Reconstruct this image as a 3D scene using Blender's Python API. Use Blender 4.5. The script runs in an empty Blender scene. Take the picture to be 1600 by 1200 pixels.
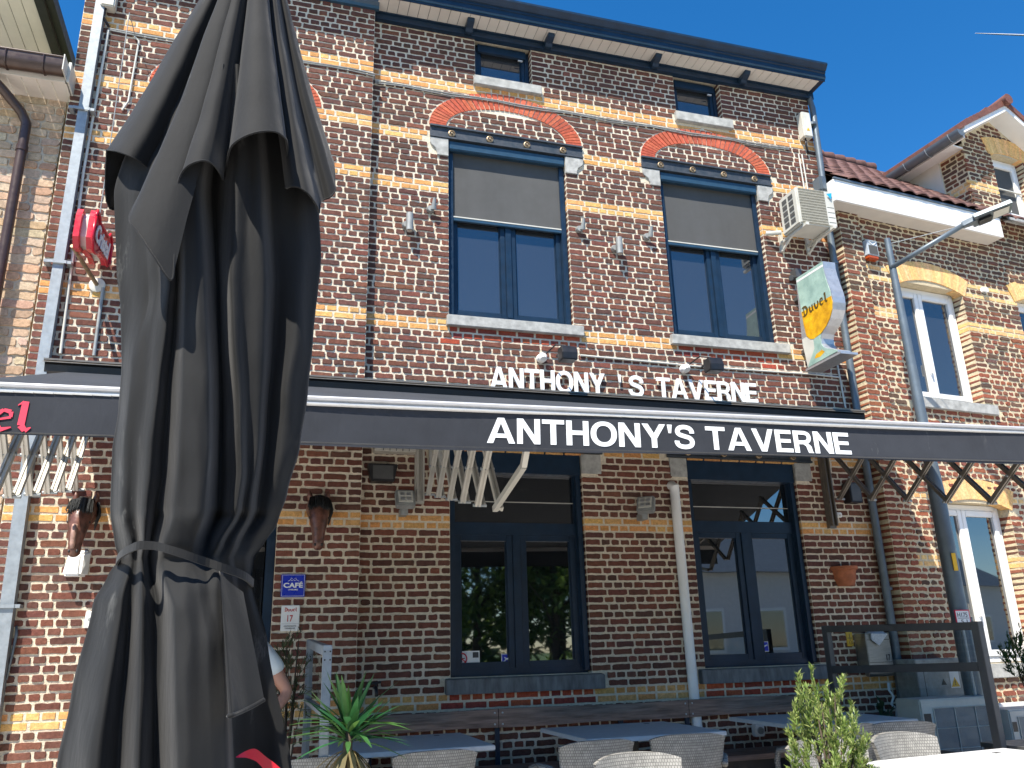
import bpy, bmesh, math, random
from mathutils import Vector, Matrix, noise
R=math.radians
S=bpy.context.scene
COL=S.collection
# ------------------------------------------------------------------ camera
f_px=1295.32
right=Vector((0.95821278,-0.28474865,-0.02732188)); up=Vector((-0.06246117,-0.3014792,0.95142466)); fwd=Vector((0.27915386,0.90996071,0.30666696))
CAM=Vector((0,-7.0,1.2333))
cd=bpy.data.cameras.new('camera'); cam=bpy.data.objects.new('camera',cd); COL.objects.link(cam)
m=Matrix((right,up,-fwd)).transposed().to_4x4(); m.translation=CAM; cam.matrix_world=m
cd.sensor_width=36; cd.lens=f_px/1600*36; cd.clip_start=.05; cd.clip_end=6000
S.camera=cam
# ------------------------------------------------------------------ light
SX,SY,SZ=-.85,-1.0,2.0
EL=math.atan2(SZ,math.hypot(SX,SY)); AZ=math.atan2(SX,SY)      # azimuth clockwise from +Y
W=bpy.data.worlds.new("World"); S.world=W; W.use_nodes=True
nt=W.node_tree; bg=nt.nodes['Background']
sky=nt.nodes.new('ShaderNodeTexSky'); sky.sky_type='NISHITA'; sky.sun_disc=False
sky.sun_elevation=EL; sky.sun_rotation=AZ%(2*math.pi); sky.air_density=1.0; sky.dust_density=.15; sky.ozone_density=5.0; sky.altitude=300
hs=nt.nodes.new('ShaderNodeHueSaturation'); hs.inputs['Saturation'].default_value=1.3; hs.inputs['Value'].default_value=.78; nt.links.new(sky.outputs[0],hs.inputs['Color']); nt.links.new(hs.outputs[0],bg.inputs[0]); bg.inputs[1].default_value=.125
sd=bpy.data.lights.new('sun','SUN'); sd.energy=4.4; sd.angle=R(.5); sd.color=(1,.93,.82)
so=bpy.data.objects.new('sun',sd); COL.objects.link(so)
so.rotation_euler=Vector((SX,SY,SZ)).to_track_quat('Z','Y').to_euler(); so.location=(-6,-9,14)
S.view_settings.view_transform='Standard'; S.view_settings.look='None'; S.view_settings.exposure=1.15; S.view_settings.gamma=1
try: S.cycles.max_bounces=8
except Exception: pass
GZ=-.085          # ground level
# ------------------------------------------------------------------ pixel rays to fixed planes of the place
def ray(x,y): return fwd+(x-800)/f_px*right-(y-600)/f_px*up
def at(x,y,Y=0.0):
    d=ray(x,y); return CAM+d*((Y-CAM.y)/d.y)
def atX(x,y,X):
    d=ray(x,y); return CAM+d*((X-CAM.x)/d.x)
# ------------------------------------------------------------------ materials
def nodes(name):
    mt=bpy.data.materials.new(name); mt.use_nodes=True; t=mt.node_tree
    return mt,t,t.nodes['Principled BSDF']
def tex(t,scale,detail=4,rough=.6,coord='Object',vec=None,typ='ShaderNodeTexNoise',stretch=None):
    tc=t.nodes.new('ShaderNodeTexCoord'); n=t.nodes.new(typ)
    src=tc.outputs[coord]
    if stretch:
        mp=t.nodes.new('ShaderNodeMapping'); mp.inputs['Scale'].default_value=stretch; t.links.new(src,mp.inputs[0]); src=mp.outputs[0]
    t.links.new(src,n.inputs['Vector']); n.inputs['Scale'].default_value=scale
    if typ=='ShaderNodeTexNoise': n.inputs['Detail'].default_value=detail; n.inputs['Roughness'].default_value=rough
    return n
def ramp(t,src,stops):
    r=t.nodes.new('ShaderNodeValToRGB'); el=r.color_ramp.elements
    while len(el)<len(stops): el.new(.5)
    for e,(p,c) in zip(el,stops): e.position=p; e.color=(c[0],c[1],c[2],1) if not isinstance(c,(int,float)) else (c,c,c,1)
    t.links.new(src,r.inputs[0]); return r
def mixc(t,fac,a,b,mode='MIX'):
    m_=t.nodes.new('ShaderNodeMix'); m_.data_type='RGBA'; m_.blend_type=mode
    if isinstance(fac,(int,float)): m_.inputs[0].default_value=fac
    else: t.links.new(fac,m_.inputs[0])
    for k,v in ((6,a),(7,b)):
        if isinstance(v,tuple): m_.inputs[k].default_value=(v[0],v[1],v[2],1)
        else: t.links.new(v,m_.inputs[k])
    return m_.outputs[2]
def bump(t,bs,src,strength,dist=.01,prev=None):
    b=t.nodes.new('ShaderNodeBump'); b.inputs['Strength'].default_value=strength; b.inputs['Distance'].default_value=dist
    t.links.new(src,b.inputs['Height'])
    if prev: t.links.new(prev.outputs[0],b.inputs['Normal'])
    t.links.new(b.outputs[0],bs.inputs['Normal']); return b
def mat(name,c,rough=.6,metal=0.,var=.25,scale=8,bmp=.15,bscale=60,dist=.004,stretch=None,c2=None,spec=None):
    mt,t,b=nodes(name)
    n=tex(t,scale,5,.6,stretch=stretch)
    lo=tuple(x*(1-var) for x in c); hi=tuple(min(1,x*(1+var)) for x in (c2 or c))
    r=ramp(t,n.outputs[0],[(.3,lo),(.7,hi)])
    t.links.new(r.outputs[0],b.inputs['Base Color']); b.inputs['Roughness'].default_value=rough; b.inputs['Metallic'].default_value=metal
    if spec is not None: b.inputs['Specular IOR Level'].default_value=spec
    rr=ramp(t,tex(t,scale*2.3,3).outputs[0],[(.3,max(0,rough-.08)),(.7,min(1,rough+.1))]); t.links.new(rr.outputs[0],b.inputs['Roughness'])
    if bmp: bump(t,b,tex(t,bscale,4,stretch=stretch).outputs[0],bmp,dist)
    return mt
def brickmat(name):
    mt,t,b=nodes(name)
    a=t.nodes.new('ShaderNodeAttribute'); a.attribute_name='bc'
    n=tex(t,34,6,.7); r=ramp(t,n.outputs[0],[(.25,.58),(.55,1.0),(.8,1.4)])
    c=mixc(t,1.0,a.outputs['Color'],r.outputs[0],'MULTIPLY')
    n2=tex(t,150,3,.7); r2=ramp(t,n2.outputs[0],[(.33,.5),(.5,1.)]); c=mixc(t,.55,c,mixc(t,1.0,c,r2.outputs[0],'MULTIPLY'))
    n3=tex(t,60,5,.75); r3=ramp(t,n3.outputs[0],[(.68,0.),(.76,1.)]); c=mixc(t,r3.outputs[0],c,(.5,.43,.34))  # mortar smears
    t.links.new(c,b.inputs['Base Color']); b.inputs['Roughness'].default_value=.9; b.inputs['Specular IOR Level'].default_value=.25
    p=bump(t,b,tex(t,90,5,.7).outputs[0],.55,.006); bump(t,b,tex(t,22,3).outputs[0],.4,.01,p)
    return mt
def mortarmat(name,c,c2):
    mt,t,b=nodes(name)
    n=tex(t,1.3,6,.65); r=ramp(t,n.outputs[0],[(.35,c),(.68,c2)])
    n2=tex(t,45,5,.7); r2=ramp(t,n2.outputs[0],[(.3,.78),(.6,1.06)])
    t.links.new(mixc(t,1.,r.outputs[0],r2.outputs[0],'MULTIPLY'),b.inputs['Base Color'])
    b.inputs['Roughness'].default_value=.95; b.inputs['Specular IOR Level'].default_value=.15
    p=bump(t,b,tex(t,120,5,.7).outputs[0],.7,.006); bump(t,b,tex(t,30,3).outputs[0],.7,.012,p)
    return mt
def glassmat(name,tint=(.03,.034,.04),ior=2.2):
    mt,t,b=nodes(name); b.inputs['Base Color'].default_value=(*tint,1); b.inputs['Roughness'].default_value=.015; b.inputs['IOR'].default_value=ior
    r=ramp(t,tex(t,3,2).outputs[0],[(.3,.012),(.8,.03)]); t.links.new(r.outputs[0],b.inputs['Roughness'])
    bump(t,b,tex(t,1.6,1).outputs[0],.035,.02)
    return mt
def clearmat(name):
    mt=bpy.data.materials.new(name); mt.use_nodes=True; t=mt.node_tree; t.nodes.clear()
    o=t.nodes.new('ShaderNodeOutputMaterial'); mx=t.nodes.new('ShaderNodeMixShader'); tr=t.nodes.new('ShaderNodeBsdfTransparent'); g=t.nodes.new('ShaderNodeBsdfGlossy')
    lw=t.nodes.new('ShaderNodeLayerWeight'); p=t.nodes.new('ShaderNodeMath'); p.operation='POWER'; p.inputs[1].default_value=5; q=t.nodes.new('ShaderNodeMath'); q.operation='MULTIPLY_ADD'; q.inputs[1].default_value=.6; q.inputs[2].default_value=.05
    t.links.new(lw.outputs['Facing'],p.inputs[0]); t.links.new(p.outputs[0],q.inputs[0]); t.links.new(q.outputs[0],mx.inputs[0])
    g.inputs['Roughness'].default_value=.02; tr.inputs[0].default_value=(.84,.88,.87,1)
    t.links.new(tr.outputs[0],mx.inputs[1]); t.links.new(g.outputs[0],mx.inputs[2]); t.links.new(mx.outputs[0],o.inputs[0])
    return mt
def canvasmat(name,c=(.0078,.0082,.0086)):
    mt,t,b=nodes(name)
    n=tex(t,2.2,6,.65); r=ramp(t,n.outputs[0],[(.3,tuple(x*.8 for x in c)),(.75,tuple(x*1.35 for x in c))])
    s=tex(t,7,8,.75,stretch=(1,1,.28)); s2=tex(t,2.3,2); mm=t.nodes.new('ShaderNodeMath'); mm.operation='MULTIPLY'
    t.links.new(ramp(t,s.outputs[0],[(.6,0.),(.72,1.)]).outputs[0],mm.inputs[0]); t.links.new(ramp(t,s2.outputs[0],[(.42,0.),(.62,.7)]).outputs[0],mm.inputs[1])
    t.links.new(mixc(t,mm.outputs[0],r.outputs[0],(.17,.17,.16)),b.inputs['Base Color'])
    b.inputs['Roughness'].default_value=.82; b.inputs['Specular IOR Level'].default_value=.3
    b.inputs['Sheen Weight'].default_value=.12; b.inputs['Sheen Roughness'].default_value=.4
    p=bump(t,b,tex(t,700,2).outputs[0],.25,.001); p=bump(t,b,tex(t,9,4,stretch=(1,1,.35)).outputs[0],.35,.012,p)
    return mt
def wickermat(name,c):
    mt,t,b=nodes(name)
    tc=t.nodes.new('ShaderNodeTexCoord'); br=t.nodes.new('ShaderNodeTexBrick'); mp=t.nodes.new('ShaderNodeMapping'); mp.inputs['Rotation'].default_value=(R(90),0,0)
    t.links.new(tc.outputs['Object'],mp.inputs[0]); t.links.new(mp.outputs[0],br.inputs['Vector'])
    br.inputs['Scale'].default_value=26; br.inputs['Brick Width'].default_value=.34; br.inputs['Row Height'].default_value=.42; br.inputs['Mortar Size'].default_value=.05; br.inputs['Mortar Smooth'].default_value=.6
    br.inputs['Color1'].default_value=(*c,1); br.inputs['Color2'].default_value=(*[x*.78 for x in c],1); br.inputs['Mortar'].default_value=(*[x*.3 for x in c],1)
    n=tex(t,25,4); r=ramp(t,n.outputs[0],[(.3,.75),(.7,1.1)])
    t.links.new(mixc(t,1.,br.outputs['Color'],r.outputs[0],'MULTIPLY'),b.inputs['Base Color']); b.inputs['Roughness'].default_value=.6
    bump(t,b,br.outputs['Fac'],-.9,.008)
    return mt
def leafmat(name,c,c2,rough=.5):
    mt,t,b=nodes(name)
    oi=t.nodes.new('ShaderNodeNewGeometry')
    r=ramp(t,oi.outputs['Random Per Island'],[(0,c),(1,c2)]); n=tex(t,30,3); r2=ramp(t,n.outputs[0],[(.3,.8),(.7,1.15)])
    t.links.new(mixc(t,1.,r.outputs[0],r2.outputs[0],'MULTIPLY'),b.inputs['Base Color']); b.inputs['Roughness'].default_value=rough
    b.inputs['Transmission Weight'].default_value=0; b.inputs['Subsurface Weight'].default_value=0
    tr=t.nodes.new('ShaderNodeBsdfTranslucent'); mx=t.nodes.new('ShaderNodeMixShader'); mx.inputs[0].default_value=.3
    t.links.new(r.outputs[0],tr.inputs[0]); t.links.new(b.outputs[0],mx.inputs[1]); t.links.new(tr.outputs[0],mx.inputs[2])
    t.links.new(mx.outputs[0],[n_ for n_ in t.nodes if n_.type=='OUTPUT_MATERIAL'][0].inputs[0])
    return mt
M={}
M['brick']=brickmat('brick'); M['mortar']=mortarmat('cream_mortar',(.62,.54,.41),(.76,.68,.54)); M['mortar_yellow']=mortarmat('yellowish_mortar',(.58,.49,.33),(.72,.61,.42))
M['mortar_tan']=mortarmat('tan_mortar',(.5,.43,.33),(.62,.55,.44))
M['blue']=mat('navy_paint',(.010,.026,.052),.36,var=.2,bmp=.04,spec=.35)
M['blue_light']=mat('slate_blue_paint',(.024,.06,.10),.34,var=.15,bmp=.04)
M['soffit']=mat('cream_boards',(.64,.60,.54),.55,var=.08,scale=3,bmp=.05)
M['white']=mat('white_paint',(.8,.8,.78),.4,var=.04,scale=4,bmp=.03)
M['offwhite']=mat('weathered_white_plastic',(.56,.55,.49),.45,var=.12,scale=5,bmp=.05)
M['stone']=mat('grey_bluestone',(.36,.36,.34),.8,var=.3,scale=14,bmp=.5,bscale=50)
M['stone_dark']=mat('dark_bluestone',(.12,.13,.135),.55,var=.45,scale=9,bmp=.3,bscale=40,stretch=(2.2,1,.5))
M['steel']=mat('galvanised_steel',(.28,.31,.33),.5,.35,var=.15,scale=22,bmp=.1)
M['zinc']=mat('grey_zinc',(.13,.16,.185),.45,.35,var=.15,scale=6,bmp=.05)
M['alu']=mat('aluminium',(.58,.58,.58),.4,.35,var=.08,scale=12,bmp=.05)
M['alu_white']=mat('cream_powder_coat',(.5,.48,.43),.35,.15,var=.08,bmp=.03)
M['alu_brown']=mat('bronze_powder_coat',(.17,.15,.125),.35,.3,var=.1,bmp=.03)
M['rust']=mat('old_painted_iron',(.035,.06,.085),.6,.2,var=.35,scale=16,bmp=.4,c2=(.05,.055,.065))
M['brass']=mat('rusty_brass',(.32,.24,.15),.5,.6,var=.4,scale=30)
M['screen']=mat('grey_sunblind_fabric',(.068,.069,.068),.8,var=.1,scale=3,bmp=.12,bscale=400,stretch=(1,1,.15))
M['glass']=glassmat('dark_window_glass'); M['glass_low']=glassmat('reflecting_window_glass',(.006,.008,.01),2.9); M['clear']=clearmat('clear_glass')
M['canvas']=canvasmat('black_canvas'); M['awning']=canvasmat('anthracite_canvas',(.026,.029,.036))
M['black']=mat('black_plastic',(.015,.015,.017),.4,var=.2,bmp=.05)
M['charcoal']=mat('charcoal_frame',(.085,.086,.086),.4,.2,var=.15,bmp=.03)
M['letter']=mat('white_lettering',(.84,.86,.86),.35,var=.03,scale=4,bmp=.02)
M['red']=mat('red_enamel',(.55,.012,.03),.3,var=.15,bmp=.03); M['redprint']=mat('red_print',(.62,.03,.07),.6,var=.1,bmp=.1,bscale=200)
M['brown']=mat('brown_gutter',(.06,.035,.027),.35,.1,var=.15,bmp=.03)
M['tile']=mat('clay_roof_tile',(.12,.058,.046),.7,var=.35,scale=9,bmp=.3)
M['tile_red']=mat('red_ridge_tile',(.15,.06,.042),.65,var=.3,scale=9,bmp=.3)
M['wood']=mat('weathered_brown_planks',(.26,.17,.13),.8,var=.45,scale=7,bmp=.5,bscale=16,stretch=(.5,4,6))
M['table']=mat('grey_stone_tabletop',(.58,.58,.57),.6,var=.07,scale=20,bmp=.05)
M['wicker']=wickermat('grey_wicker',(.33,.32,.29)); M['terracotta']=mat('terracotta',(.38,.12,.05),.8,var=.3,scale=16,bmp=.3)
M['horse']=mat('brown_leather',(.075,.03,.018),.38,var=.5,scale=12,bmp=.3,bscale=40,c2=(.13,.055,.038)); M['mane']=mat('black_mane',(.01,.012,.013),.5,var=.3,bmp=.8,bscale=70,stretch=(6,6,.6),dist=.01)
M['paleface']=mat('dusty_leather',(.33,.2,.16),.5,var=.3,scale=18)
M['signblue']=mat('blue_enamel',(.005,.025,.42),.3,var=.05,bmp=.02); M['signwhite']=mat('white_enamel',(.78,.78,.76),.35,var=.04,bmp=.02)
M['yellow']=mat('yellow_plastic',(.72,.42,.01),.45,var=.08,bmp=.03); M['orange']=mat('orange_lens',(.4,.07,.015),.3,var=.15,bmp=.05)
M['ink']=mat('dark_ink',(.02,.02,.025),.5,var=.1,bmp=0); M['coil']=mat('dusty_coil',(.17,.16,.12),.7,var=.2,scale=20,bmp=.3,bscale=90,stretch=(8,1,1)); M['lightgrey']=mat('light_grey_paint',(.45,.5,.55),.4,var=.1,bmp=.03); M['skyblue']=mat('light_blue_print',(.02,.35,.62),.4,var=.05,bmp=0); M['gold']=mat('dark_gold_print',(.10,.06,.01),.4,var=.1,bmp=0); M['dred']=mat('dark_red_ink',(.45,.02,.02),.5,var=.1,bmp=0)
M['beer']=mat('amber_print',(.58,.25,.005),.3,var=.22,scale=10,bmp=.02,c2=(.75,.42,.01)); M['glassprint']=mat('pale_glass_print',(.27,.42,.37),.3,var=.22,scale=6,bmp=.02,c2=(.34,.47,.40))
M['silver']=mat('silver_sheet',(.5,.51,.52),.35,.6,var=.12,scale=18,bmp=.1)
M['skin']=mat('skin',(.5,.25,.17),.5,var=.08,scale=12,bmp=.05); M['shirt']=mat('pale_shirt',(.62,.68,.7),.85,var=.06,bmp=.2); M['trousers']=mat('dark_trousers',(.03,.035,.05),.85,var=.1,bmp=.2); M['hair']=mat('brown_hair',(.05,.03,.02),.6,var=.3,bmp=.6)
M['asphalt']=mat('asphalt',(.2,.19,.18),.9,var=.2,scale=3,bmp=.4); M['paving']=mat('grey_paving',(.58,.54,.48),.85,var=.2,scale=4,bmp=.3); M['grass']=mat('grass',(.06,.11,.025),.9,var=.4,scale=2,bmp=.6,bscale=20)
M['bark']=mat('bark',(.07,.05,.035),.9,var=.3,scale=10,bmp=.8,bscale=15)
M['leaf']=leafmat('tree_leaves',(.06,.13,.02),(.16,.25,.05)); M['yucca']=leafmat('yucca_leaves',(.025,.13,.05),(.10,.20,.04),.35); M['dry']=leafmat('dry_leaves',(.12,.1,.04),(.28,.22,.1),.7)
M['bush']=leafmat('light_shrub_leaves',(.14,.24,.035),(.34,.38,.13),.45); M['dbush']=leafmat('dark_shrub_leaves',(.02,.06,.012),(.05,.11,.025),.4); M['olive']=leafmat('olive_leaves',(.05,.08,.03),(.11,.13,.06),.5)
M['soil']=mat('soil',(.04,.03,.02),.95,bmp=.6); M['metalgrey']=mat('grey_painted_metal',(.3,.31,.3),.5,.2,var=.2,scale=12,bmp=.05)
M['stainless']=mat('brushed_stainless',(.35,.35,.33),.35,.85,var=.12,scale=10,bmp=.05,stretch=(1,1,8))
M['render']=mat('white_render',(.6,.6,.58),.85,var=.06,bmp=.1); M['paper']=mat('paper',(.62,.64,.66),.8,var=.2,scale=60,bmp=.02)
# ------------------------------------------------------------------ scene graph helpers
FR={}
def tag(o,label=None,cat=None,group=None,kind=None):
    if label: o['label']=label
    if cat: o['category']=cat
    if group: o['group']=group
    if kind: o['kind']=kind
    return o
def empty(name,loc,label,cat,group=None,rz=0):
    o=bpy.data.objects.new(name,None); COL.objects.link(o); o.location=loc; o.rotation_euler=(0,0,rz); o.empty_display_size=.1
    FR[o]=Matrix.Translation(Vector(loc))@Matrix.Rotation(rz,4,'Z')
    return tag(o,label,cat,group)
class MB:
    def __init__(s): s.v=[];s.f=[];s.mi=[];s.c=None
    def add(s,vs,fs,mi=0):
        n=len(s.v); s.v+=[Vector(p) for p in vs]; s.f+=[tuple(i+n for i in f) for f in fs]; s.mi+=[mi]*len(fs); return s
    def hexa(s,p,mi=0):   # 8 pts: bottom ring 0-3, top ring 4-7
        return s.add(p,[(3,2,1,0),(4,5,6,7),(0,1,5,4),(1,2,6,5),(2,3,7,6),(3,0,4,7)],mi)
    def box(s,a,b,mi=0,frame=None,ch=0):
        x0,y0,z0=[min(a[i],b[i]) for i in range(3)]; x1,y1,z1=[max(a[i],b[i]) for i in range(3)]
        p=[(x0,y0,z0),(x1,y0,z0),(x1,y1,z0),(x0,y1,z0),(x0,y0,z1),(x1,y0,z1),(x1,y1,z1),(x0,y1,z1)]
        if frame: p=[frame(*q) for q in p]
        return s.hexa(p,mi)
    def tube(s,pts,r,n=10,mi=0,cap=True,rot=0):
        pts=[Vector(p) for p in pts]; rs=r if isinstance(r,(list,tuple)) else [r]*len(pts); vs=[];prev=None
        for i,p in enumerate(pts):
            d=(pts[min(i+1,len(pts)-1)]-pts[max(i-1,0)]).normalized()
            a=prev if prev else (Vector((0,0,1)) if abs(d.z)<.9 else Vector((1,0,0)))
            u=d.cross(a).normalized(); w=u.cross(d).normalized(); prev=w
            for k in range(n):
                t_=2*math.pi*(k+rot)/n; vs.append(p+u*math.cos(t_)*rs[i]+w*math.sin(t_)*rs[i])
        fs=[(i*n+k,i*n+(k+1)%n,(i+1)*n+(k+1)%n,(i+1)*n+k) for i in range(len(pts)-1) for k in range(n)]
        if cap: fs+=[tuple(reversed(range(n))),tuple(range((len(pts)-1)*n,len(pts)*n))]
        return s.add(vs,fs,mi)
    def bar(s,p0,p1,w,h,mi=0,upv=(0,0,1)):   # rectangular bar, w across, h along upv
        p0=Vector(p0);p1=Vector(p1);d=(p1-p0).normalized();U=Vector(upv);x=d.cross(U).normalized();U=x.cross(d).normalized()
        q=lambda p,a,b:p+x*a*w/2+U*b*h/2
        return s.hexa([q(p0,-1,-1),q(p0,1,-1),q(p1,1,-1),q(p1,-1,-1),q(p0,-1,1),q(p0,1,1),q(p1,1,1),q(p1,-1,1)],mi)
    def lathe(s,prof,c=(0,0,0),n=24,mi=0,axis='z'):
        vs=[];c=Vector(c)
        for r_,h in prof:
            for k in range(n):
                a=2*math.pi*k/n; q=(r_*math.cos(a),r_*math.sin(a),h)
                if axis=='y': q=(q[0],-q[2],q[1])
                if axis=='x': q=(q[2],q[0],q[1])
                vs.append(c+Vector(q))
        L=len(prof)
        return s.add(vs,[(i*n+k,i*n+(k+1)%n,(i+1)*n+(k+1)%n,(i+1)*n+k) for i in range(L-1) for k in range(n)]+[tuple(reversed(range(n))),tuple(range((L-1)*n,L*n))],mi)
    def prism(s,poly,a,b,mi=0,frame=None):   # poly (u,z) extruded v from a to b
        n=len(poly); P=[(u,a,z) for u,z in poly]+[(u,b,z) for u,z in poly]
        if frame: P=[frame(*q) for q in P]
        return s.add(P,[tuple(range(n)),tuple(reversed(range(n,2*n)))]+[(i,(i+1)%n,n+(i+1)%n,n+i) for i in range(n)],mi)
    def build(s,name,mats,parent=None,smooth=False,bevel=0,local=False,recalc=True,autos=None):
        me=bpy.data.meshes.new(name); vs=s.v
        F=FR.get(parent,Matrix.Identity(4)) if parent else Matrix.Identity(4)
        if not local and parent: inv=F.inverted(); vs=[inv@p for p in vs]
        me.from_pydata([tuple(p) for p in vs],[],s.f); 
        if not isinstance(mats,(list,tuple)): mats=[mats]
        for k in mats: me.materials.append(M[k] if isinstance(k,str) else k)
        me.polygons.foreach_set('material_index',s.mi)
        if s.c:
            ca=me.color_attributes.new('bc','FLOAT_COLOR','POINT'); ca.data.foreach_set('color',s.c)
        if recalc:
            bm=bmesh.new(); bm.from_mesh(me); bmesh.ops.recalc_face_normals(bm,faces=bm.faces)
            if bevel: bmesh.ops.bevel(bm,geom=[e for e in bm.edges if e.calc_face_angle(0)>.5],offset=bevel,segments=2,affect='EDGES',clamp_overlap=True)
            bm.to_mesh(me); bm.free()
        if smooth: me.polygons.foreach_set('use_smooth',[True]*len(me.polygons))
        me.update()
        if smooth and autos: me.set_sharp_from_angle(angle=R(autos))
        o=bpy.data.objects.new(name,me); COL.objects.link(o)
        if parent: o.parent=parent
        FR[o]=F
        return o
def copy_tree(o,parent=None):
    c=o.copy(); COL.objects.link(c)
    if parent: c.parent=parent
    for ch in list(o.children): copy_tree(ch,c)
    return c
def place(o,loc,rz,label): o.location=loc; o.rotation_euler=(0,0,rz); o['label']=label; return o
# text to mesh through the built-in font
def textmesh(txt,bold=.0,shear=0.,depth=.0):
    cu=bpy.data.curves.new('t','FONT'); cu.body=txt; cu.size=1; cu.offset=bold; cu.shear=shear; cu.extrude=depth; cu.resolution_u=4
    o=bpy.data.objects.new('t',cu); COL.objects.link(o); bpy.context.view_layer.update()
    me=bpy.data.meshes.new_from_object(o); vs=[v.co.copy() for v in me.vertices]; fs=[tuple(p.vertices) for p in me.polygons]
    bpy.data.objects.remove(o); bpy.data.curves.remove(cu); bpy.data.meshes.remove(me)
    if not vs: return [],[],0,0,0,0
    xs=[v.x for v in vs]; ys=[v.y for v in vs]
    return vs,fs,min(xs),max(xs),min(ys),max(ys)
def text_on(mb,txt,org,ex,ez,width,height,out,depth=.002,bold=.02,mi=0,shear=0):
    """fit text in width x height at origin org (lower left); out = unit vector out of the surface"""
    vs,fs,x0,x1,y0,y1=textmesh(txt,bold,shear,.5)
    org=Vector(org);ex=Vector(ex);ez=Vector(ez);out=Vector(out)
    mb.add([org+ex*((v.x-x0)/(x1-x0)*width)+ez*((v.y-y0)/(y1-y0)*height)+out*((v.z+.5)*depth) for v in vs],fs,mi)
# ------------------------------------------------------------------ bricks
rnd=random.Random(7)
def jit(c,a,b=None):
    k=1+rnd.uniform(-a,a); return tuple(max(0,x*k*(1+rnd.uniform(-.06,.06))) for x in c)
DARK=[(.135,.062,.047),(.12,.056,.044),(.145,.064,.047),(.118,.054,.042),(.155,.067,.048),(.128,.058,.043),(.108,.052,.041)]
REDD=[(.185,.072,.05),(.168,.066,.047),(.20,.079,.052),(.155,.062,.046),(.178,.074,.052)]
YEL=[(.70,.39,.14),(.67,.34,.12),(.72,.42,.16),(.64,.31,.11)]
PALE=[(.84,.52,.22),(.80,.48,.2),(.87,.56,.25)]
RED=[(.42,.085,.045),(.36,.07,.04),(.28,.06,.045),(.47,.11,.055)]
ARED=[(.52,.12,.065),(.48,.105,.06),(.55,.14,.075)]
BRN=[(.15,.075,.05),(.19,.085,.055),(.12,.07,.05),(.21,.08,.05),(.14,.08,.06)]
TAN=[(.52,.38,.27),(.56,.42,.3),(.48,.33,.22),(.58,.44,.32),(.52,.35,.23)]
def add_brick(mb,cols,fr,ub0,ub1,ut0,ut1,z0,z1,col,proud=.007,rough=1.0,backL=None,backR=None):
    pts=[]
    j=.0028*rough
    cut=[min(.4*(ub1-ub0),rnd.uniform(.003,.013)*rough) for _ in range(4)]
    L=max(ub1-ub0,ut1-ut0); nmid=3 if L>.13 else 1
    # bottom edge left->right, right edge, top edge right->left, left edge
    P=[(ub0+cut[0],z0),]
    for i in range(nmid): t_=(i+1)/(nmid+1); P.append((ub0+(ub1-ub0)*t_,z0))
    P+=[(ub1-cut[1],z0),(ub1,z0+cut[1]*.8),(ut1,z1-cut[2]*.8),(ut1-cut[2],z1)]
    for i in range(nmid): t_=(i+1)/(nmid+1); P.append((ut1-(ut1-ut0)*t_,z1))
    P+=[(ut0+cut[3],z1),(ut0,z1-cut[3]*.8),(ub0,z0+cut[0]*.8)]
    P=[(u+rnd.uniform(-j,j)*.6,z+rnd.uniform(-j,j)) for u,z in P]
    n=len(P); cu=sum(p[0] for p in P)/n; cz=sum(p[1] for p in P)/n; b=len(mb.v)
    pr=proud+rnd.uniform(-.003,.004)*rough; ins=.004; tl=rnd.uniform(-.02,.02)*rough
    for u,z in P:
        du=cu-u; dz=cz-z; l=math.hypot(du,dz) or 1
        mb.v.append(fr(u+du/l*ins,pr+tl*(z-cz)*1.5+tl*.3*(u-cu),z+dz/l*ins))
    for u,z in P:
        back=-.006
        if backL and u<cu: back=-backL
        if backR and u>cu: back=-backR
        mb.v.append(fr(u,back if not(backL or backR) else back,z))
    for i,(u,z) in enumerate(P): pass
    mb.f.append(tuple(range(b,b+n))); mb.mi.append(1)
    for i in range(n): mb.f.append((b+i,b+n+i,b+n+(i+1)%n,b+(i+1)%n)); mb.mi.append(1)
    cols+=[(*col,1)]*(2*n)
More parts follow.
